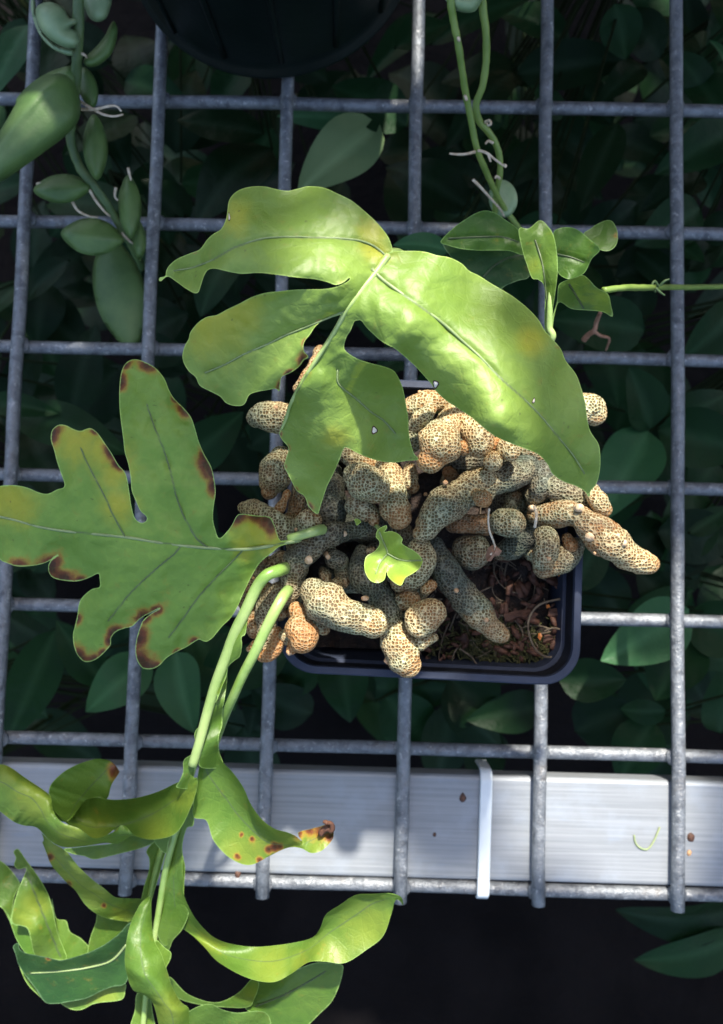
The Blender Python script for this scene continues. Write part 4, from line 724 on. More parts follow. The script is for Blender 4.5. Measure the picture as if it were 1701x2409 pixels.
# left side lobes of the second frond
v = [zz('L2', [(900, 1730), (800, 1840), (650, 1890), (450, 1920), (220, 1935)])]
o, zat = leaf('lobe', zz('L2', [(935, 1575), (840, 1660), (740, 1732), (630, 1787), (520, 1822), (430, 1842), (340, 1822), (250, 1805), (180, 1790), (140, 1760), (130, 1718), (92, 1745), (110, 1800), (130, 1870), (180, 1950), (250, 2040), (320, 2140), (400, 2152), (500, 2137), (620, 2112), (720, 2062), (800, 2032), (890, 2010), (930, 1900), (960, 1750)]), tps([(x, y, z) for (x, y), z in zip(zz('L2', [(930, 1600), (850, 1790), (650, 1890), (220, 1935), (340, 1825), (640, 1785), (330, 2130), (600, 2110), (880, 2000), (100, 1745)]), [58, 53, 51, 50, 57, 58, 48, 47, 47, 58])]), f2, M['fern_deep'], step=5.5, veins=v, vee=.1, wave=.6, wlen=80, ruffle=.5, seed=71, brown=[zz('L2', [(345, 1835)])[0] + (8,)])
vein_tube('side_vein', v[0], zat, .0004, .0002, M['midrib'], f2, 0)
leaf('lobe', zz('L2', [(430, 2140), (500, 2190), (580, 2195), (680, 2150), (860, 2125), (892, 2060), (890, 2005), (800, 2025), (700, 2060), (560, 2120)]), plane(42, 0, 2), f2, H, step=5, seed=72, yellow=[zz('L2', [(760, 2100)])[0] + (40,)])
leaf('lobe', zz('L2', [(130, 1050), (95, 1072), (112, 1112), (100, 1165), (130, 1195), (188, 1190), (150, 1290), (110, 1400), (88, 1500), (90, 1580), (190, 1612), (220, 1700), (250, 1805), (350, 1830), (475, 1835), (430, 1700), (400, 1600), (380, 1500), (350, 1390), (300, 1290), (240, 1200), (180, 1120)]), tps([(x, y, z) for (x, y), z in zip(zz('L2', [(130, 1060), (240, 1300), (360, 1450), (100, 1540), (250, 1600), (400, 1800), (280, 1800)]), [44, 45, 40, 47, 46, 38, 40])]), f2, H, step=5, wave=.7, wlen=90, ruffle=.6, seed=73, yellow=[zz('L2', [(170, 1560)])[0] + (40,), zz('L2', [(240, 1450)])[0] + (40,)], veins=[zz('L2', [(180, 1195), (300, 1500), (430, 1820)])], vee=-.12)
leaf('lobe', zz('L2', [(370, 1400), (400, 1540), (470, 1560), (500, 1640), (580, 1690), (640, 1775), (520, 1830), (460, 1830), (420, 1690), (380, 1550)]), plane(35, 2, 2), f2, H, step=5, wave=.7, wlen=50, ruffle=.5, seed=74)
leaf('lobe', zz('L2', [(-60, 1110), (0, 1132), (60, 1180), (130, 1270), (140, 1310), (100, 1400), (85, 1520), (75, 1570), (30, 1490), (0, 1460), (-80, 1400)]), plane(34, -4, 1), f2, H, step=5, wave=.7, wlen=70, ruffle=.6, seed=75)
leaf('lobe', zz('L2', [(50, 1500), (95, 1580), (190, 1610), (225, 1700), (255, 1810), (180, 1790), (120, 1700), (88, 1620)]), plane(38, 2, 0), f2, M['fern_shade'], step=5, seed=76)
leaf('lobe', zz('L2', [(110, 1790), (180, 1900), (260, 2020), (330, 2145), (270, 2090), (200, 2020), (150, 1920)]), plane(43, 0, 1), f2, H, step=5, seed=77)
ribbon('lobe', zst('L2', [((290, 930, 64), (310, 980, 64), (300, 1000, 62)), ((380, 1010, 66), (350, 1060, 65), (335, 1090, 62)), ((470, 1065, 66), (410, 1130, 64), (360, 1155, 61)), ((560, 1175, 66), (490, 1220, 63), (410, 1220, 60)), ((660, 1270, 64), (580, 1310, 61), (480, 1295, 58)), ((740, 1330, 62), (670, 1370, 59), (540, 1350, 56)), ((815, 1390, 60), (760, 1430, 56), (610, 1450, 54)), ((900, 1402, 58), (850, 1470, 54), (700, 1520, 52)), ((1000, 1405, 55), (920, 1490, 51), (800, 1552, 50)), ((1030, 1420, 50), (980, 1510, 47), (925, 1570, 48))]), f2, H, n=80, m=28, ruffle=.4, seed=81, yellow=[p + (r,) for p, r in zip(zz('L2', [(400, 1100), (520, 1250), (680, 1350), (860, 1500)]), [60, 60, 50, 30])], brown=[p + (r,) for p, r in zip(zz('L2', [(355, 1110), (490, 1300), (740, 1450)]), [9, 8, 6])])
leaf('lobe', zz('L2', [(700, 1500), (780, 1545), (930, 1555), (945, 1590), (850, 1670), (740, 1745), (630, 1800), (640, 1690), (680, 1580)]), plane(41, 3, -1), f2, H, step=5, ruffle=.4, seed=82)
leaf('lobe', zz('L8', [(480, 1290), (560, 1278), (700, 1262), (850, 1245), (1000, 1185), (1170, 1205), (1170, 1240), (1080, 1280), (960, 1312), (840, 1342), (720, 1367), (640, 1342), (560, 1327)]), plane(70, 0, 3), f1, H, step=5, wave=.6, wlen=60, seed=83)
leaf('lobe', zz('L2', [(1095, 985), (1180, 1085), (1200, 1000), (1240, 920), (1180, 940)]), plane(77, 0, -2), f1, H, step=5, seed=84)

# ---- young frond at the right, half behind the big lobe
zb = zz('L7', [(1063, 960, 112), (1060, 860, 114), (1065, 720, 116), (1075, 600, 116), (1080, 480, 116), (1060, 330, 115)])
base = [tuple(at(960, 985, .088)), tuple(at(1200, 900, .098))] + [tuple(at(x, y, z / 1000)) for x, y, z in zb]
f3 = link('frond', mesh_py(*tube_data(catmull(base, 50), np.linspace(.0011, .0005, 50), 10)), M['petiole'], fern)
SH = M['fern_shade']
def sl(outl, z, veins=(), seed=1, **kw):
    o, zat_ = leaf('lobe', zz('L7', outl), z, f3, kw.pop('mat', SH), step=5, veins=[zz('L7', v) for v in veins], seed=seed, **kw)
    for v in veins: vein_tube('side_vein', zz('L7', v), zat_, .0003, .0001, M['midrib_dark'], f3, -.00005)
sl([(368, 320), (440, 242), (520, 182), (600, 136), (660, 122), (720, 140), (780, 180), (840, 222), (872, 262), (905, 400), (800, 378), (700, 376), (600, 376), (500, 366), (420, 345)], plane(106, 2, -3), [[(420, 300), (600, 290), (760, 290), (860, 320)]], 91, wave=.7, wlen=80, ruffle=.6)
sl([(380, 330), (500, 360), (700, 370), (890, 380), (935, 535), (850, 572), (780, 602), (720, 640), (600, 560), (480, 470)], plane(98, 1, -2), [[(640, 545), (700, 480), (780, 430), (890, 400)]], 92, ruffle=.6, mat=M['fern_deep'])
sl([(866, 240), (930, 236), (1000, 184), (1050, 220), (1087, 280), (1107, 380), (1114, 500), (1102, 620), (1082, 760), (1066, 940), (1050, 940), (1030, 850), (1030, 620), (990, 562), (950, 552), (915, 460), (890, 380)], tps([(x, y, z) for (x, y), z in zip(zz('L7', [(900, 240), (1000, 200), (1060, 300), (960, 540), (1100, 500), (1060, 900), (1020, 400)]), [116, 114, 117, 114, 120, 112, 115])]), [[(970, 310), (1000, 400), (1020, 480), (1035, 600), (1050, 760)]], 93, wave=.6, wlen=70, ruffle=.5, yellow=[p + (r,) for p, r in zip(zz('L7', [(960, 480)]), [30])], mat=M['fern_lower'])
sl([(1085, 270), (1120, 236), (1190, 228), (1250, 250), (1310, 300), (1382, 368), (1330, 430), (1290, 510), (1240, 548), (1180, 558), (1115, 515), (1108, 400)], plane(109, 1, -3), [[(1110, 400), (1200, 420), (1280, 450)]], 94, vee=.1, wave=.6, wlen=70, ruffle=.5)
sl([(1278, 268), (1320, 238), (1370, 206), (1430, 183), (1470, 200), (1496, 270), (1486, 340), (1442, 378), (1380, 370), (1310, 305)], plane(106, 2, 3), [], 95, ruffle=.5, brown=[zz('L7', [(1470, 280)])[0] + (9,)])
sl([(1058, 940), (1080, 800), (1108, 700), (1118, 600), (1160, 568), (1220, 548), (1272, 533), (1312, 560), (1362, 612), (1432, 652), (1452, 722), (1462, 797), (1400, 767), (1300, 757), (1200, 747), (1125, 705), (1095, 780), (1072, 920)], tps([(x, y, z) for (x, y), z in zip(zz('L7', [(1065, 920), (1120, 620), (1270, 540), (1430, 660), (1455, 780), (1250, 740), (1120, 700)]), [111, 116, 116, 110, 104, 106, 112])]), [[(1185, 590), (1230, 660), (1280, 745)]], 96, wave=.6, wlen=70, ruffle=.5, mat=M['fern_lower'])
# dried scraps caught among the rhizomes
strand('dry_root', [p + (z,) for p, z in zip(zz('R6', [(408, 800), (402, 880), (412, 950), (435, 1010), (445, 1060), (415, 1095)]), (.100, .099, .098, .096, .095, .095))], 0, .00028, M['root'], 'thin pale root hanging from a knob to a dry curled scrap')
strand('dry_root', [p + (z,) for p, z in zip(zz('R6', [(695, 785), (708, 830), (704, 880), (698, 920)]), (.099, .100, .100, .099))], 0, .0004, M['root'], 'short straw coloured stalk standing among the right hand knobs')
flake('leaf_scrap', zz('R6', [(385, 1110), (400, 1050), (440, 1025), (455, 1050), (490, 1070), (470, 1100), (440, 1105), (420, 1135), (395, 1135)]), .094, M['dryleaf'], 'curled reddish dry leaf scrap at the end of the thin root', 'leaf scrap', .004)

# ------------------------------------------------------------------ fleshy leaved vines
def pillow(name, outline, z, thick, parent, mat, step=9.0, gx=0.0, gy=0.0, asym=.45, ridge=None, bend=0.0):
    """plump leaf: outline inflated to both sides"""
    B = resample(outline, step); x0, y0 = B.min(0); x1, y1 = B.max(0); X, Y = np.meshgrid(np.arange(x0, x1, step), np.arange(y0, y1, step)); X, Y = X.ravel(), Y.ravel()
    k = inside(X, Y, B); X, Y = X[k], Y[k]; cl = np.vstack([B, B[:1]]); k = seg_dist(X, Y, cl) > step * .5; X, Y = X[k], Y[k]
    vo, eo, fo, *_ = delaunay_2d_cdt([Vector(p) for p in B] + [Vector(p) for p in zip(X, Y)], [], [list(range(len(B)))], 1, 1e-4)
    px = np.array([q[0] for q in vo]); py = np.array([q[1] for q in vo]); d = seg_dist(px, py, cl); h = d / d.max(); h = np.sqrt(np.clip(1 - (1 - h) ** 2, 0, 1))
    zc = z + gx * (px - (x0 + x1) / 2) / 100 + gy * (py - (y0 + y1) / 2) / 100 + bend * (((px - (x0 + x1) / 2) / (x1 - x0)) ** 2)
    top = zc + thick * h + .25 * fbm(px, py, .02, x0)
    if ridge is not None: top = top + thick * .35 * np.exp(-(seg_dist(px, py, ridge) / 16.0) ** 2) * h
    bot = zc - thick * asym * h - .05
    n = len(px); V = np.vstack([unp(px, py, top / 1000), unp(px, py, bot / 1000)])
    on = d < 1e-3; F2 = [tuple(f) for f in fo]; F2 = F2 + [tuple(n + i for i in f[::-1]) for f in F2]
    me = mesh_py(V, F2); bm = bmesh.new(); bm.from_mesh(me); bmesh.ops.remove_doubles(bm, verts=bm.verts, dist=.00012); bmesh.ops.recalc_face_normals(bm, faces=bm.faces); bm.to_mesh(me); bm.free()
    return link(name, me, mat, parent)
def ell(cx, cy, a, b, rot, n=18, pt=.18):
    out = []
    for k in range(n):
        t = 2 * math.pi * k / n; r = 1 + pt * (abs(math.cos(t)) ** 8); x = a * math.cos(t) * r; y = b * math.sin(t)
        out.append((cx + x * math.cos(rot) - y * math.sin(rot), cy + x * math.sin(rot) + y * math.cos(rot)))
    return out
def vine_tube(name, pts, r, mat, parent, n=50, taper=.7):
    P = catmull([tuple(at(x, y, z / 1000)) for x, y, z in pts], n); return link(name, mesh_py(*tube_data(P, np.linspace(r, r * taper, n), 10, lump=.15, lscale=400)), mat, parent)
va = zz('A1', [(352, -60, 66), (350, 40, 64), (352, 130, 62), (348, 220, 58), (342, 330, 52), (330, 470, 45), (315, 590, 40), (330, 680, 36), (370, 770, 32), (440, 860, 28), (500, 950, 22), (550, 1030, 16), (590, 1100, 10), (640, 1200, -10)])
vineA = tag(empty('fleshy_vine', at(va[6][0], va[6][1], .04)), 'trailing vine with plump grey green leaves and swollen pitcher leaf over the mesh', 'vine')
vine_tube('stem', va, .0019, M['stem_dull'], vineA, 90, .8)
pillow('pitcher_leaf', zz('A1', [(215, 337), (280, 330), (330, 368), (356, 430), (362, 500), (340, 562), (280, 622), (200, 682), (130, 732), (60, 782), (0, 816), (-50, 800), (-70, 710), (-20, 620), (40, 520), (100, 420), (160, 360)]), 54, 9, vineA, M['succ'], ridge=zz('A1', [(-20, 660), (80, 530), (170, 420), (240, 360)]))
pillow('leaf', zz('A1', [(330, 300), (260, 308), (180, 345), (110, 400), (70, 460), (120, 520), (260, 440), (340, 380)]), 50, 3, vineA, M['succ'], gy=-3)
pillow('leaf', zz('A1', [(352, 330), (375, 300), (410, 325), (436, 380), (440, 440), (425, 480), (390, 470), (360, 420)]), 44, 2.5, vineA, M['succ'], step=7)
pillow('pitcher_leaf', zz('A1', [(160, 40), (195, 12), (240, 12), (285, 35), (312, 80), (350, 82), (345, 105), (315, 125), (345, 140), (360, 180), (345, 212), (300, 215), (250, 195), (205, 160), (170, 110)]), 64, 5, vineA, M['succ_pale'], step=6)
pillow('leaf', zz('A1', [(150, -40), (138, 20), (150, 90), (180, 160), (230, 215), (290, 245), (330, 250), (320, 220), (260, 205), (200, 160), (165, 100), (160, 20)]), 60, 2, vineA, M['succ_pale'], step=6)
pillow('leaf', zz('A1', [(375, -30), (390, 60), (420, 95), (460, 95), (488, 60), (495, -30)]), 58, 4, vineA, M['succ_pale'], step=8)
pillow('leaf', zz('A1', [(512, 93), (528, 130), (520, 190), (495, 250), (440, 295), (395, 300), (372, 280), (385, 255), (430, 210), (470, 160), (495, 110)]), 54, 3.5, vineA, M['succ'], step=7)
for cx, cy, a, b, rot, z in [(428, 660, 128, 56, 1.52, 37), (280, 846, 112, 66, -.06, 30), (415, 1062, 122, 84, .12, 20), (582, 928, 124, 52, 1.52, 22), (622, 1075, 80, 34, 1.5, 14)]:
    x, y = zz('A1', [(cx, cy)])[0]; pillow('leaf', ell(x, y, a * .5244, b * .5244, rot), z, 3.2, vineA, M['succ'], step=8, gx=random.uniform(-2, 2), gy=random.uniform(-2, 2), ridge=[(x - a * .5 * math.cos(rot), y - a * .5 * math.sin(rot)), (x + a * .5 * math.cos(rot), y + a * .5 * math.sin(rot))])
x, y = zz('D', [(268, 655)])[0]; pillow('leaf', ell(x, y, 118, 60, 1.35), -14, 3, vineA, M['succ'], step=9)
for r_ in [[(360, 455, 46), (400, 480, 50), (460, 512, 52), (510, 522, 52), (553, 513, 51)], [(365, 490, 46), (430, 490, 52), (480, 478, 54), (520, 476, 54), (545, 500, 53)], [(370, 240, 60), (382, 248, 62), (390, 258, 60)], [(168, 826, 30), (180, 822, 31), (195, 820, 30)], [(575, 755, 26), (582, 785, 26), (588, 810, 25)], [(325, 905, 28), (350, 945, 26), (400, 970, 24), (440, 975, 22)], [(400, 850, 30), (430, 900, 27), (470, 950, 25), (495, 970, 23)], [(520, 840, 26), (515, 880, 25), (530, 900, 24)], [(545, 1045, 18), (580, 1080, 17), (600, 1095, 15)]]:
    vine_tube('aerial_root', zz('A1', r_), .00055, M['root'], vineA, 20, .5)

vb = zz('A2', [(398, -60, 92), (402, 20, 90), (415, 100, 86), (440, 230, 80), (465, 400, 70), (490, 530, 63), (520, 670, 56), (560, 770, 48), (600, 860, 40), (640, 930, 32), (690, 1000, 26), (740, 1060, 18)])
vc = zz('A2', [(540, -40, 84), (545, 40, 82), (557, 130, 78), (560, 250, 72), (545, 380, 66), (514, 470, 62), (530, 545, 58), (580, 605, 54), (615, 680, 50), (622, 770, 45), (604, 870, 38), (600, 960, 30), (615, 1060, 16)])
vineB = tag(empty('twining_vine', at(vb[5][0], vb[5][1], .05)), 'pair of thin green trailing vine stems with pale rootlets and one round leaf', 'vine')
vine_tube('stem', vb, .00115, M['stem_green'], vineB, 70, .85); vine_tube('stem', vc, .00125, M['stem_green'], vineB, 80, .8)
pillow('leaf', ell(*zz('A2', [(635, 890)])[0], 44, 34, 1.45, pt=.02), 30, 2, vineB, M['succ_pale'], step=8)
pillow('pitcher_leaf', zz('A2', [(370, -40), (395, 25), (430, 50), (480, 58), (520, 40), (540, -40)]), 86, 5, vineB, M['succ_pale'], step=7)
for r_ in [[(510, 680, 57), (470, 690, 58), (430, 692, 58), (395, 688, 58)], [(525, 675, 58), (560, 685, 60), (600, 715, 60), (640, 745, 59)], [(570, 690, 60), (575, 710, 60), (580, 725, 60)], [(500, 805, 50), (540, 845, 48), (580, 890, 44), (620, 935, 38), (640, 970, 33)], [(555, 548, 58), (572, 540, 61), (582, 553, 62), (570, 562, 61), (562, 552, 60)], [(588, 640, 55), (570, 632, 57), (556, 645, 57)], [(620, 800, 47), (606, 790, 49), (600, 800, 49)], [(640, 740, 59), (648, 742, 60), (644, 750, 60)]]:
    vine_tube('aerial_root', zz('A2', r_), .0005, M['root'], vineB, 18, .6)
for x, y, z in [(468, 438, 70), (436, 174, 83)]:
    p = at(*zz('A2', [(x, y)])[0], z / 1000); vine_tube('node_scale', [(*zz('A2', [(x - 4, y - 8)])[0], z), (*zz('A2', [(x, y)])[0], z + 1), (*zz('A2', [(x + 3, y + 8)])[0], z)], .0005, M['root'], vineB, 8, 1)
vd = zz('D', [(1352, 651, 108), (1400, 645, 104), (1440, 645, 90), (1500, 644, 60), (1560, 644, 40), (1640, 642, 20), (1760, 640, 0)])
vineC = tag(empty('thin_runner', at(vd[3][0], vd[3][1], .06)), 'single thin green runner leading sideways from the young frond across a wire', 'vine')
vine_tube('stem', vd, .0009, M['stem_green'], vineC, 40, 1.0)
for r_ in [[(1476, 642, 78), (1468, 630, 80), (1462, 640, 80), (1470, 655, 78)], [(1470, 646, 80), (1480, 655, 79), (1490, 662, 78)], [(1480, 640, 77), (1490, 630, 78), (1500, 626, 78)]]:
    vine_tube('aerial_root', zz('D', r_), .0004, M['stem_dull'], vineC, 14, .6)
tw = tag(empty('dried_twig', at(1410, 790, .02)), 'small dried brown twig with forked end below the young frond', 'twig')
vine_tube('stem', zz('L7', [(1280, 945, 14), (1310, 910, 17), (1345, 885, 20), (1360, 830, 22), (1385, 770, 30)]), .0011, M['dryleaf'], tw, 20, .6)
vine_tube('fork', zz('L7', [(1345, 890, 20), (1390, 920, 18), (1440, 935, 16), (1430, 985, 10), (1420, 1010, 6)]), .0006, M['dryleaf'], tw, 20, .6)

# ------------------------------------------------------------------ shrubs growing up under the bench
def shrub_leaf(bp, tp, width_px, tone, parent, fold=.25, droop=.12, roll=0.0, n=12, m=6):
    """leaf from base point to tip point (px, py, mm)"""
    Bv = at(bp[0], bp[1], bp[2] / 1000); Tv = at(tp[0], tp[1], tp[2] / 1000); L = (Tv - Bv).length; ax = (Tv - Bv).normalized(); w = width_px * ppm((bp[2] + tp[2]) / 2000) * .5
    side = ax.cross(Vector((0, 0, 1))).normalized(); up_ = side.cross(ax).normalized(); side2 = side * math.cos(roll) + up_ * math.sin(roll); up2 = up_ * math.cos(roll) - side * math.sin(roll)
    V = []; ve = []; sd = random.random() * 50
    for i in range(n + 1):
        t = i / n; pr = (math.sin(math.pi * min(1, t ** .82)) ** .72) * (1 - .22 * t); pr = max(pr, .02)
        c = Bv + ax * L * t + up2 * (droop * L * math.sin(math.pi * t) - droop * .5 * L * t * t)
        for j in range(m + 1):
            s = -1 + 2 * j / m; V.append(c + side2 * w * pr * s + up2 * (fold * w * pr * abs(s) + .05 * w * math.sin(t * 9 + s * 2 + sd) * abs(s))); ve.append(1.0 if j == m // 2 else 0.0)
    Fc = [(i * (m + 1) + j, i * (m + 1) + j + 1, (i + 1) * (m + 1) + j + 1, (i + 1) * (m + 1) + j) for i in range(n) for j in range(m)]
    me = mesh_py(V, Fc); attr(me, 'vein', ve); return link('leaf', me, M['bg'][tone], parent), Bv
LV = [  # base x y, tip x y, width, z base, z tip, tone   (picture pixels, mm)
 (850, 278, 668, 428, 150, -30, -26, 3), (846, 276, 618, 258, 66, -40, -45, 2), (914, 284, 745, 190, 135, -34, -30, 1), (885, 108, 1010, 50, 95, -50, -50, 1), (965, 100, 1190, -10, 100, -60, -55, 1), (1160, 165, 1420, 130, 120, -120, -110, 0), (1150, 160, 1000, 330, 100, -130, -120, 0),
 (1458, 962, 1412, 822, 125, -60, -45, 1), (1455, 968, 1342, 1165, 150, -60, -48, 2), (1475, 962, 1680, 1010, 150, -60, -55, 1), (1470, 960, 1640, 880, 100, -75, -75, 1), (1545, 1368, 1350, 1482, 150, -60, -45, 2), (1545, 1420, 1470, 1570, 150, -75, -70, 1), (1540, 1380, 1700, 1440, 140, -70, -65, 1), (1520, 1370, 1430, 1280, 120, -90, -85, 0),
 (40, 930, 285, 1012, 120, -60, -55, 1), (400, 1045, 545, 925, 120, -70, -60, 1), (-30, 905, 132, 925, 66, -50, -50, 1), (160, 935, 215, 725, 120, -90, -80, 0), (235, 1535, 126, 1392, 95, -60, -50, 1), (335, 1475, 192, 1595, 120, -60, -50, 2), (395, 1462, 432, 1642, 125, -56, -44, 2), (440, 1420, 525, 1590, 140, -80, -72, 1), (125, 1410, 15, 1665, 120, -70, -80, 1),
 (1650, 2030, 1388, 2052, 120, -130, -120, 0), (1650, 2100, 1428, 2158, 110, -130, -120, 1), (65, 55, -25, 225, 100, -60, -55, 2), (610, 335, 435, 495, 170, -70, -64, 0), (590, 300, 395, 268, 120, -60, -58, 0), (1590, 90, 1650, 210, 36, -40, -36, 2), (1650, 690, 1528, 808, 120, -60, -56, 1), (1385, 275, 1298, 475, 100, -90, -84, 0), (1650, 288, 1472, 388, 120, -70, -64, 1), (1570, 468, 1425, 548, 125, -70, -64, 1),
 (1005, 562, 882, 546, 66, 14, 16, 2), (1225, 590, 1000, 610, 120, 0, 4, 1), (1445, 742, 1236, 715, 140, -30, -26, 1), (935, 758, 842, 836, 90, -40, -34, 1), (1330, 1060, 1290, 960, 90, -60, -60, 0), (1390, 1230, 1500, 1180, 130, -110, -105, 0), (1100, 1600, 1010, 1520, 150, -120, -120, 0), (1290, 1640, 1420, 1580, 140, -130, -120, 0), (700, 1600, 560, 1540, 120, -120, -110, 0),
 (250, 140, 120, 60, 110, -80, -80, 0), (280, 180, 420, 230, 100, -70, -66, 1), (560, 130, 480, 260, 110, -80, -80, 1), (100, 1050, 20, 1180, 120, -90, -90, 0), (110, 1040, 300, 1120, 120, -110, -110, 0), (300, 780, 420, 700, 120, -110, -100, 0), (690, 640, 560, 600, 110, -110, -105, 0), (1250, 330, 1120, 420, 110, -120, -115, 0), (1380, 620, 1560, 560, 120, -100, -95, 0), (1480, 130, 1380, 20, 130, -110, -105, 0)]
for k in range(300):
    x, y = rng.uniform(-80, 1720), rng.uniform(-80, 1670); a = rng.uniform(0, 6.28); L = rng.uniform(130, 220); z = rng.uniform(-400, -130)
    LV.append((x, y, x + L * math.cos(a), y + L * math.sin(a), rng.uniform(85, 140), z, z + rng.uniform(-25, 25), int(rng.choice([0, 0, 1]))))
for k in range(95):
    x, y = (rng.uniform(1250, 1700), rng.uniform(-60, 1620)) if k % 2 else (rng.uniform(-60, 1300), rng.uniform(-60, 1640)); a = rng.uniform(0, 6.28); L = rng.uniform(90, 190); z = rng.uniform(-135, -75)
    LV.append((x, y, x + L * math.cos(a), y + L * math.sin(a), L * rng.uniform(.5, .85), z, z + rng.uniform(-18, 18), int(rng.choice([0, 1, 1]))))
CEN = [(150, 250), (650, 200), (1150, 200), (1550, 350), (150, 1000), (520, 850), (1480, 960), (1540, 1400), (300, 1500), (950, 1400), (1640, 2070)]
LAB = ['leafy shrub below the fleshy vine at the mesh', 'leafy shrub with one pale sunlit leaf below the round pot', 'dark leafy shrub below the twining vine stems', 'dark leafy shrub under the bench above the thin runner', 'dark leafy shrub below the yellow edged frond', 'dark leafy shrub under the gap between two fronds', 'shrub with star of glossy leaves beside the knobbly arm', 'shrub with folded glossy leaf beside the navy pot corner', 'shrub with teal glossy leaves below the drooping stalks', 'dark leafy shrub directly under the navy square pot', 'low dark shrub past the beam and last wire']
LV = [q for k, q in enumerate(LV) if k < 55 or all(math.hypot(q[0] + (q[2] - q[0]) * t - 868, q[1] + (q[3] - q[1]) * t - 280) > 60 for t in (0, .25, .5, .75, 1))]
groups = {i: [] for i in range(len(CEN))}
for row in LV:
    mx, my = (row[0] + row[2]) / 2, (row[1] + row[3]) / 2; i = min(range(len(CEN)), key=lambda q: (CEN[q][0] - mx) ** 2 + (CEN[q][1] - my) ** 2); groups[i].append(row)
for i, rows in groups.items():
    b = at(*zz('D', [CEN[i]])[0], -.54); root = tag(empty('leafy_shrub', b), LAB[i], 'shrub', 'shrubs growing under the bench'); hub = []
    hubs = [b + Vector((random.uniform(-.05, .05), random.uniform(-.05, .05), h)) for h in (.12, .22, .30, .38)]
    for k, hq in enumerate(hubs):
        P = catmull([tuple(b), tuple(b + (hq - b) * .5 + Vector((.01 * random.uniform(-1, 1), .01, 0))), tuple(hq)], 12); link('stem', mesh_py(*tube_data(P, np.linspace(.003, .0016, 12), 7)), M['bark'], root)
    for (bx, by, tx, ty, w, z0, z1, tone) in rows:
        p, q = zz('D', [(bx, by), (tx, ty)]); o, Bv = shrub_leaf(p + (z0,), q + (z1,), w * 1.0494, tone, root, fold=random.uniform(.05, .35), droop=random.uniform(.02, .14), roll=random.uniform(-.35, .35))
        hq = min(hubs, key=lambda h: (h - Bv).length + (1 if h.z > Bv.z else 0)); mid = (hq + Bv) / 2 + Vector((0, 0, -.01))
        P = catmull([tuple(hq), tuple(mid), tuple(Bv)], 8); link('leaf_stalk', mesh_py(*tube_data(P, np.linspace(.0011, .0006, 8), 5)), M['bark'], root)

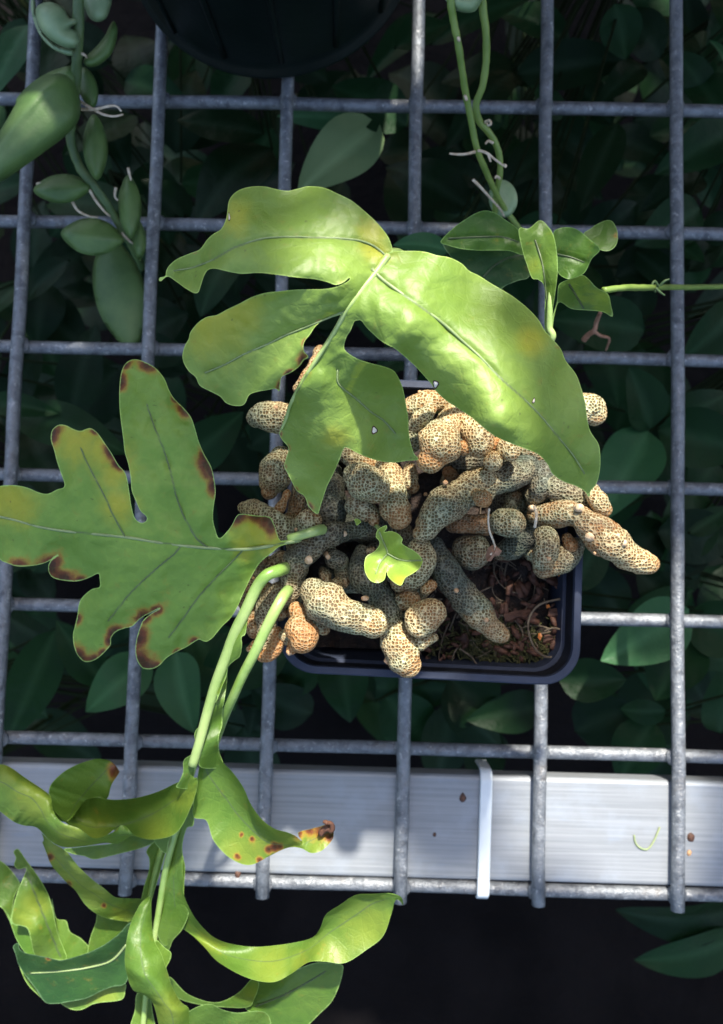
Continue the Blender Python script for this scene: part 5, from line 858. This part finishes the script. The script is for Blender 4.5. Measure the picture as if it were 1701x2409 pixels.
# ------------------------------------------------------------------ unseen leafy branch added overhead, gapped to place sun and shade
def build_shade():
    c0 = Vector((0.01, -.02, .09)); D = .5; ux = SUN_DIR.cross(Vector((0, 0, 1))).normalized() * -1; uy = SUN_DIR.cross(ux).normalized()
    if uy.y < 0: uy = -uy
    def proj(p): d = p - c0; return (d.dot(ux), d.dot(uy))
    gaps = []
    for x, y, z, r in GAPS: gaps.append(proj(at(x * 1.0494, y * 1.0494, z / 1000)) + (r,))
    V = []; Fc = []
    rs = random.Random(5); small = [proj(at(x * 1.0494, y * 1.0494, z / 1000)) for x, y, z in SHADE]
    for k in range(3000 + 3 * len(small)):
        a, b = rs.uniform(-.5, .5), rs.uniform(-.062, .95); L = rs.uniform(.05, .085); W = L * .27; th = rs.uniform(0, 6.28); dp = rs.uniform(0, .09)
        if k >= 3000: a, b = small[(k - 3000) // 3]; a += rs.uniform(-.003, .003); b += rs.uniform(-.003, .003); L = rs.uniform(.026, .036); W = L * .3
        ca, sa = math.cos(th), math.sin(th); bad = False
        for gx, gy, r in gaps:
            dx, dy = gx - a, gy - b; u_ = dx * ca + dy * sa; v_ = -dx * sa + dy * ca
            if abs(u_) < L / 2 + r and abs(v_) < W + r and (k < 3000 or math.hypot(dx, dy) < .45 * L): bad = True; break
        if bad: continue
        o = c0 + SUN_DIR * (D + dp) + ux * a + uy * b; d1 = (ux * ca + uy * sa); d2 = (-ux * sa + uy * ca) + SUN_DIR * rs.uniform(-.4, .4); i0 = len(V); n = 6
        for i in range(n + 1):
            t = i / n; w = W * math.sin(math.pi * max(.03, min(.97, t))) ** .8
            for s in (-1, 0, 1): V.append(o + d1 * L * (t - .5) + d2 * w * s + SUN_DIR * .12 * w * abs(s))
        Fc += [(i0 + i * 3 + j, i0 + i * 3 + j + 1, i0 + i * 3 + j + 4, i0 + i * 3 + j + 3) for i in range(n) for j in range(2)]
    base = c0 + SUN_DIR * (D + .12) + ux * .5 + uy * .5
    root = tag(empty('added_shade_branch', base), 'unseen leafy branch added over the bench to dapple the sunlight', 'branch')
    me = mesh_py(V, Fc); attr(me, 'vein', np.zeros(len(V))); o = link('shade_foliage', me, M['bg'][1], root); o['kind'] = 'stuff'
    P = catmull([tuple(base), tuple(c0 + SUN_DIR * (D + .1) + ux * .15 + uy * .25), tuple(c0 + SUN_DIR * (D + .1) - ux * .2 + uy * .2)], 30)
    link('shade_limb', mesh_py(*tube_data(P, np.linspace(.012, .004, 30), 10)), M['bark'], root)
SHADE = [(x, y, 105) for x in range(20, 620, 75) for y in range(840, 1480, 75)] + [(x, y, 84) for x in range(640, 1300, 60) for y in (1460, 1490, 1520)] + [(560, 800, 147), (480, 820, 142), (650, 700, 150), (600, 860, 146), (700, 1000, 130), (700, 1080, 122), (850, 950, 138), (800, 880, 145), (870, 1020, 132), (1290, 1010, 148), (1310, 940, 147), (600, 470, 150), (450, 600, 148), (540, 500, 150), (680, 450, 152), (800, 480, 154), (1140, 640, 152), (1230, 720, 150), (1300, 830, 146), (1060, 600, 152), (1000, 575, 154), (740, 930, 138)]
GAPS = [(800, 600, 160, .009), (900, 640, 160, .014), (960, 720, 160, .017), (850, 680, 160, .014), (720, 600, 160, .009), (760, 625, 160, .010), (650, 590, 158, .007), (1000, 800, 158, .015), (1080, 880, 157, .014), (1180, 970, 152, .012), (980, 950, 98, .012), (1080, 1000, 98, .010), (920, 1050, 98, .010), (1340, 910, 95, .010), (1400, 1230, 92, .010), (1330, 1170, 93, .008),
        (860, 1080, 99, .008), (780, 1360, 98, .012), (680, 1420, 95, .010), (900, 1450, 93, .010), (960, 1380, 97, .008), (540, 1430, 98, .009), (600, 1400, 99, .007), (880, 1250, 108, .010), (600, 930, 92, .008), (1420, 1385, 0, .012), (1210, 1590, 0, .008), (1380, 1800, -3, .02), (760, 350, -28, .008), (120, 190, 64, .003)]
build_shade()
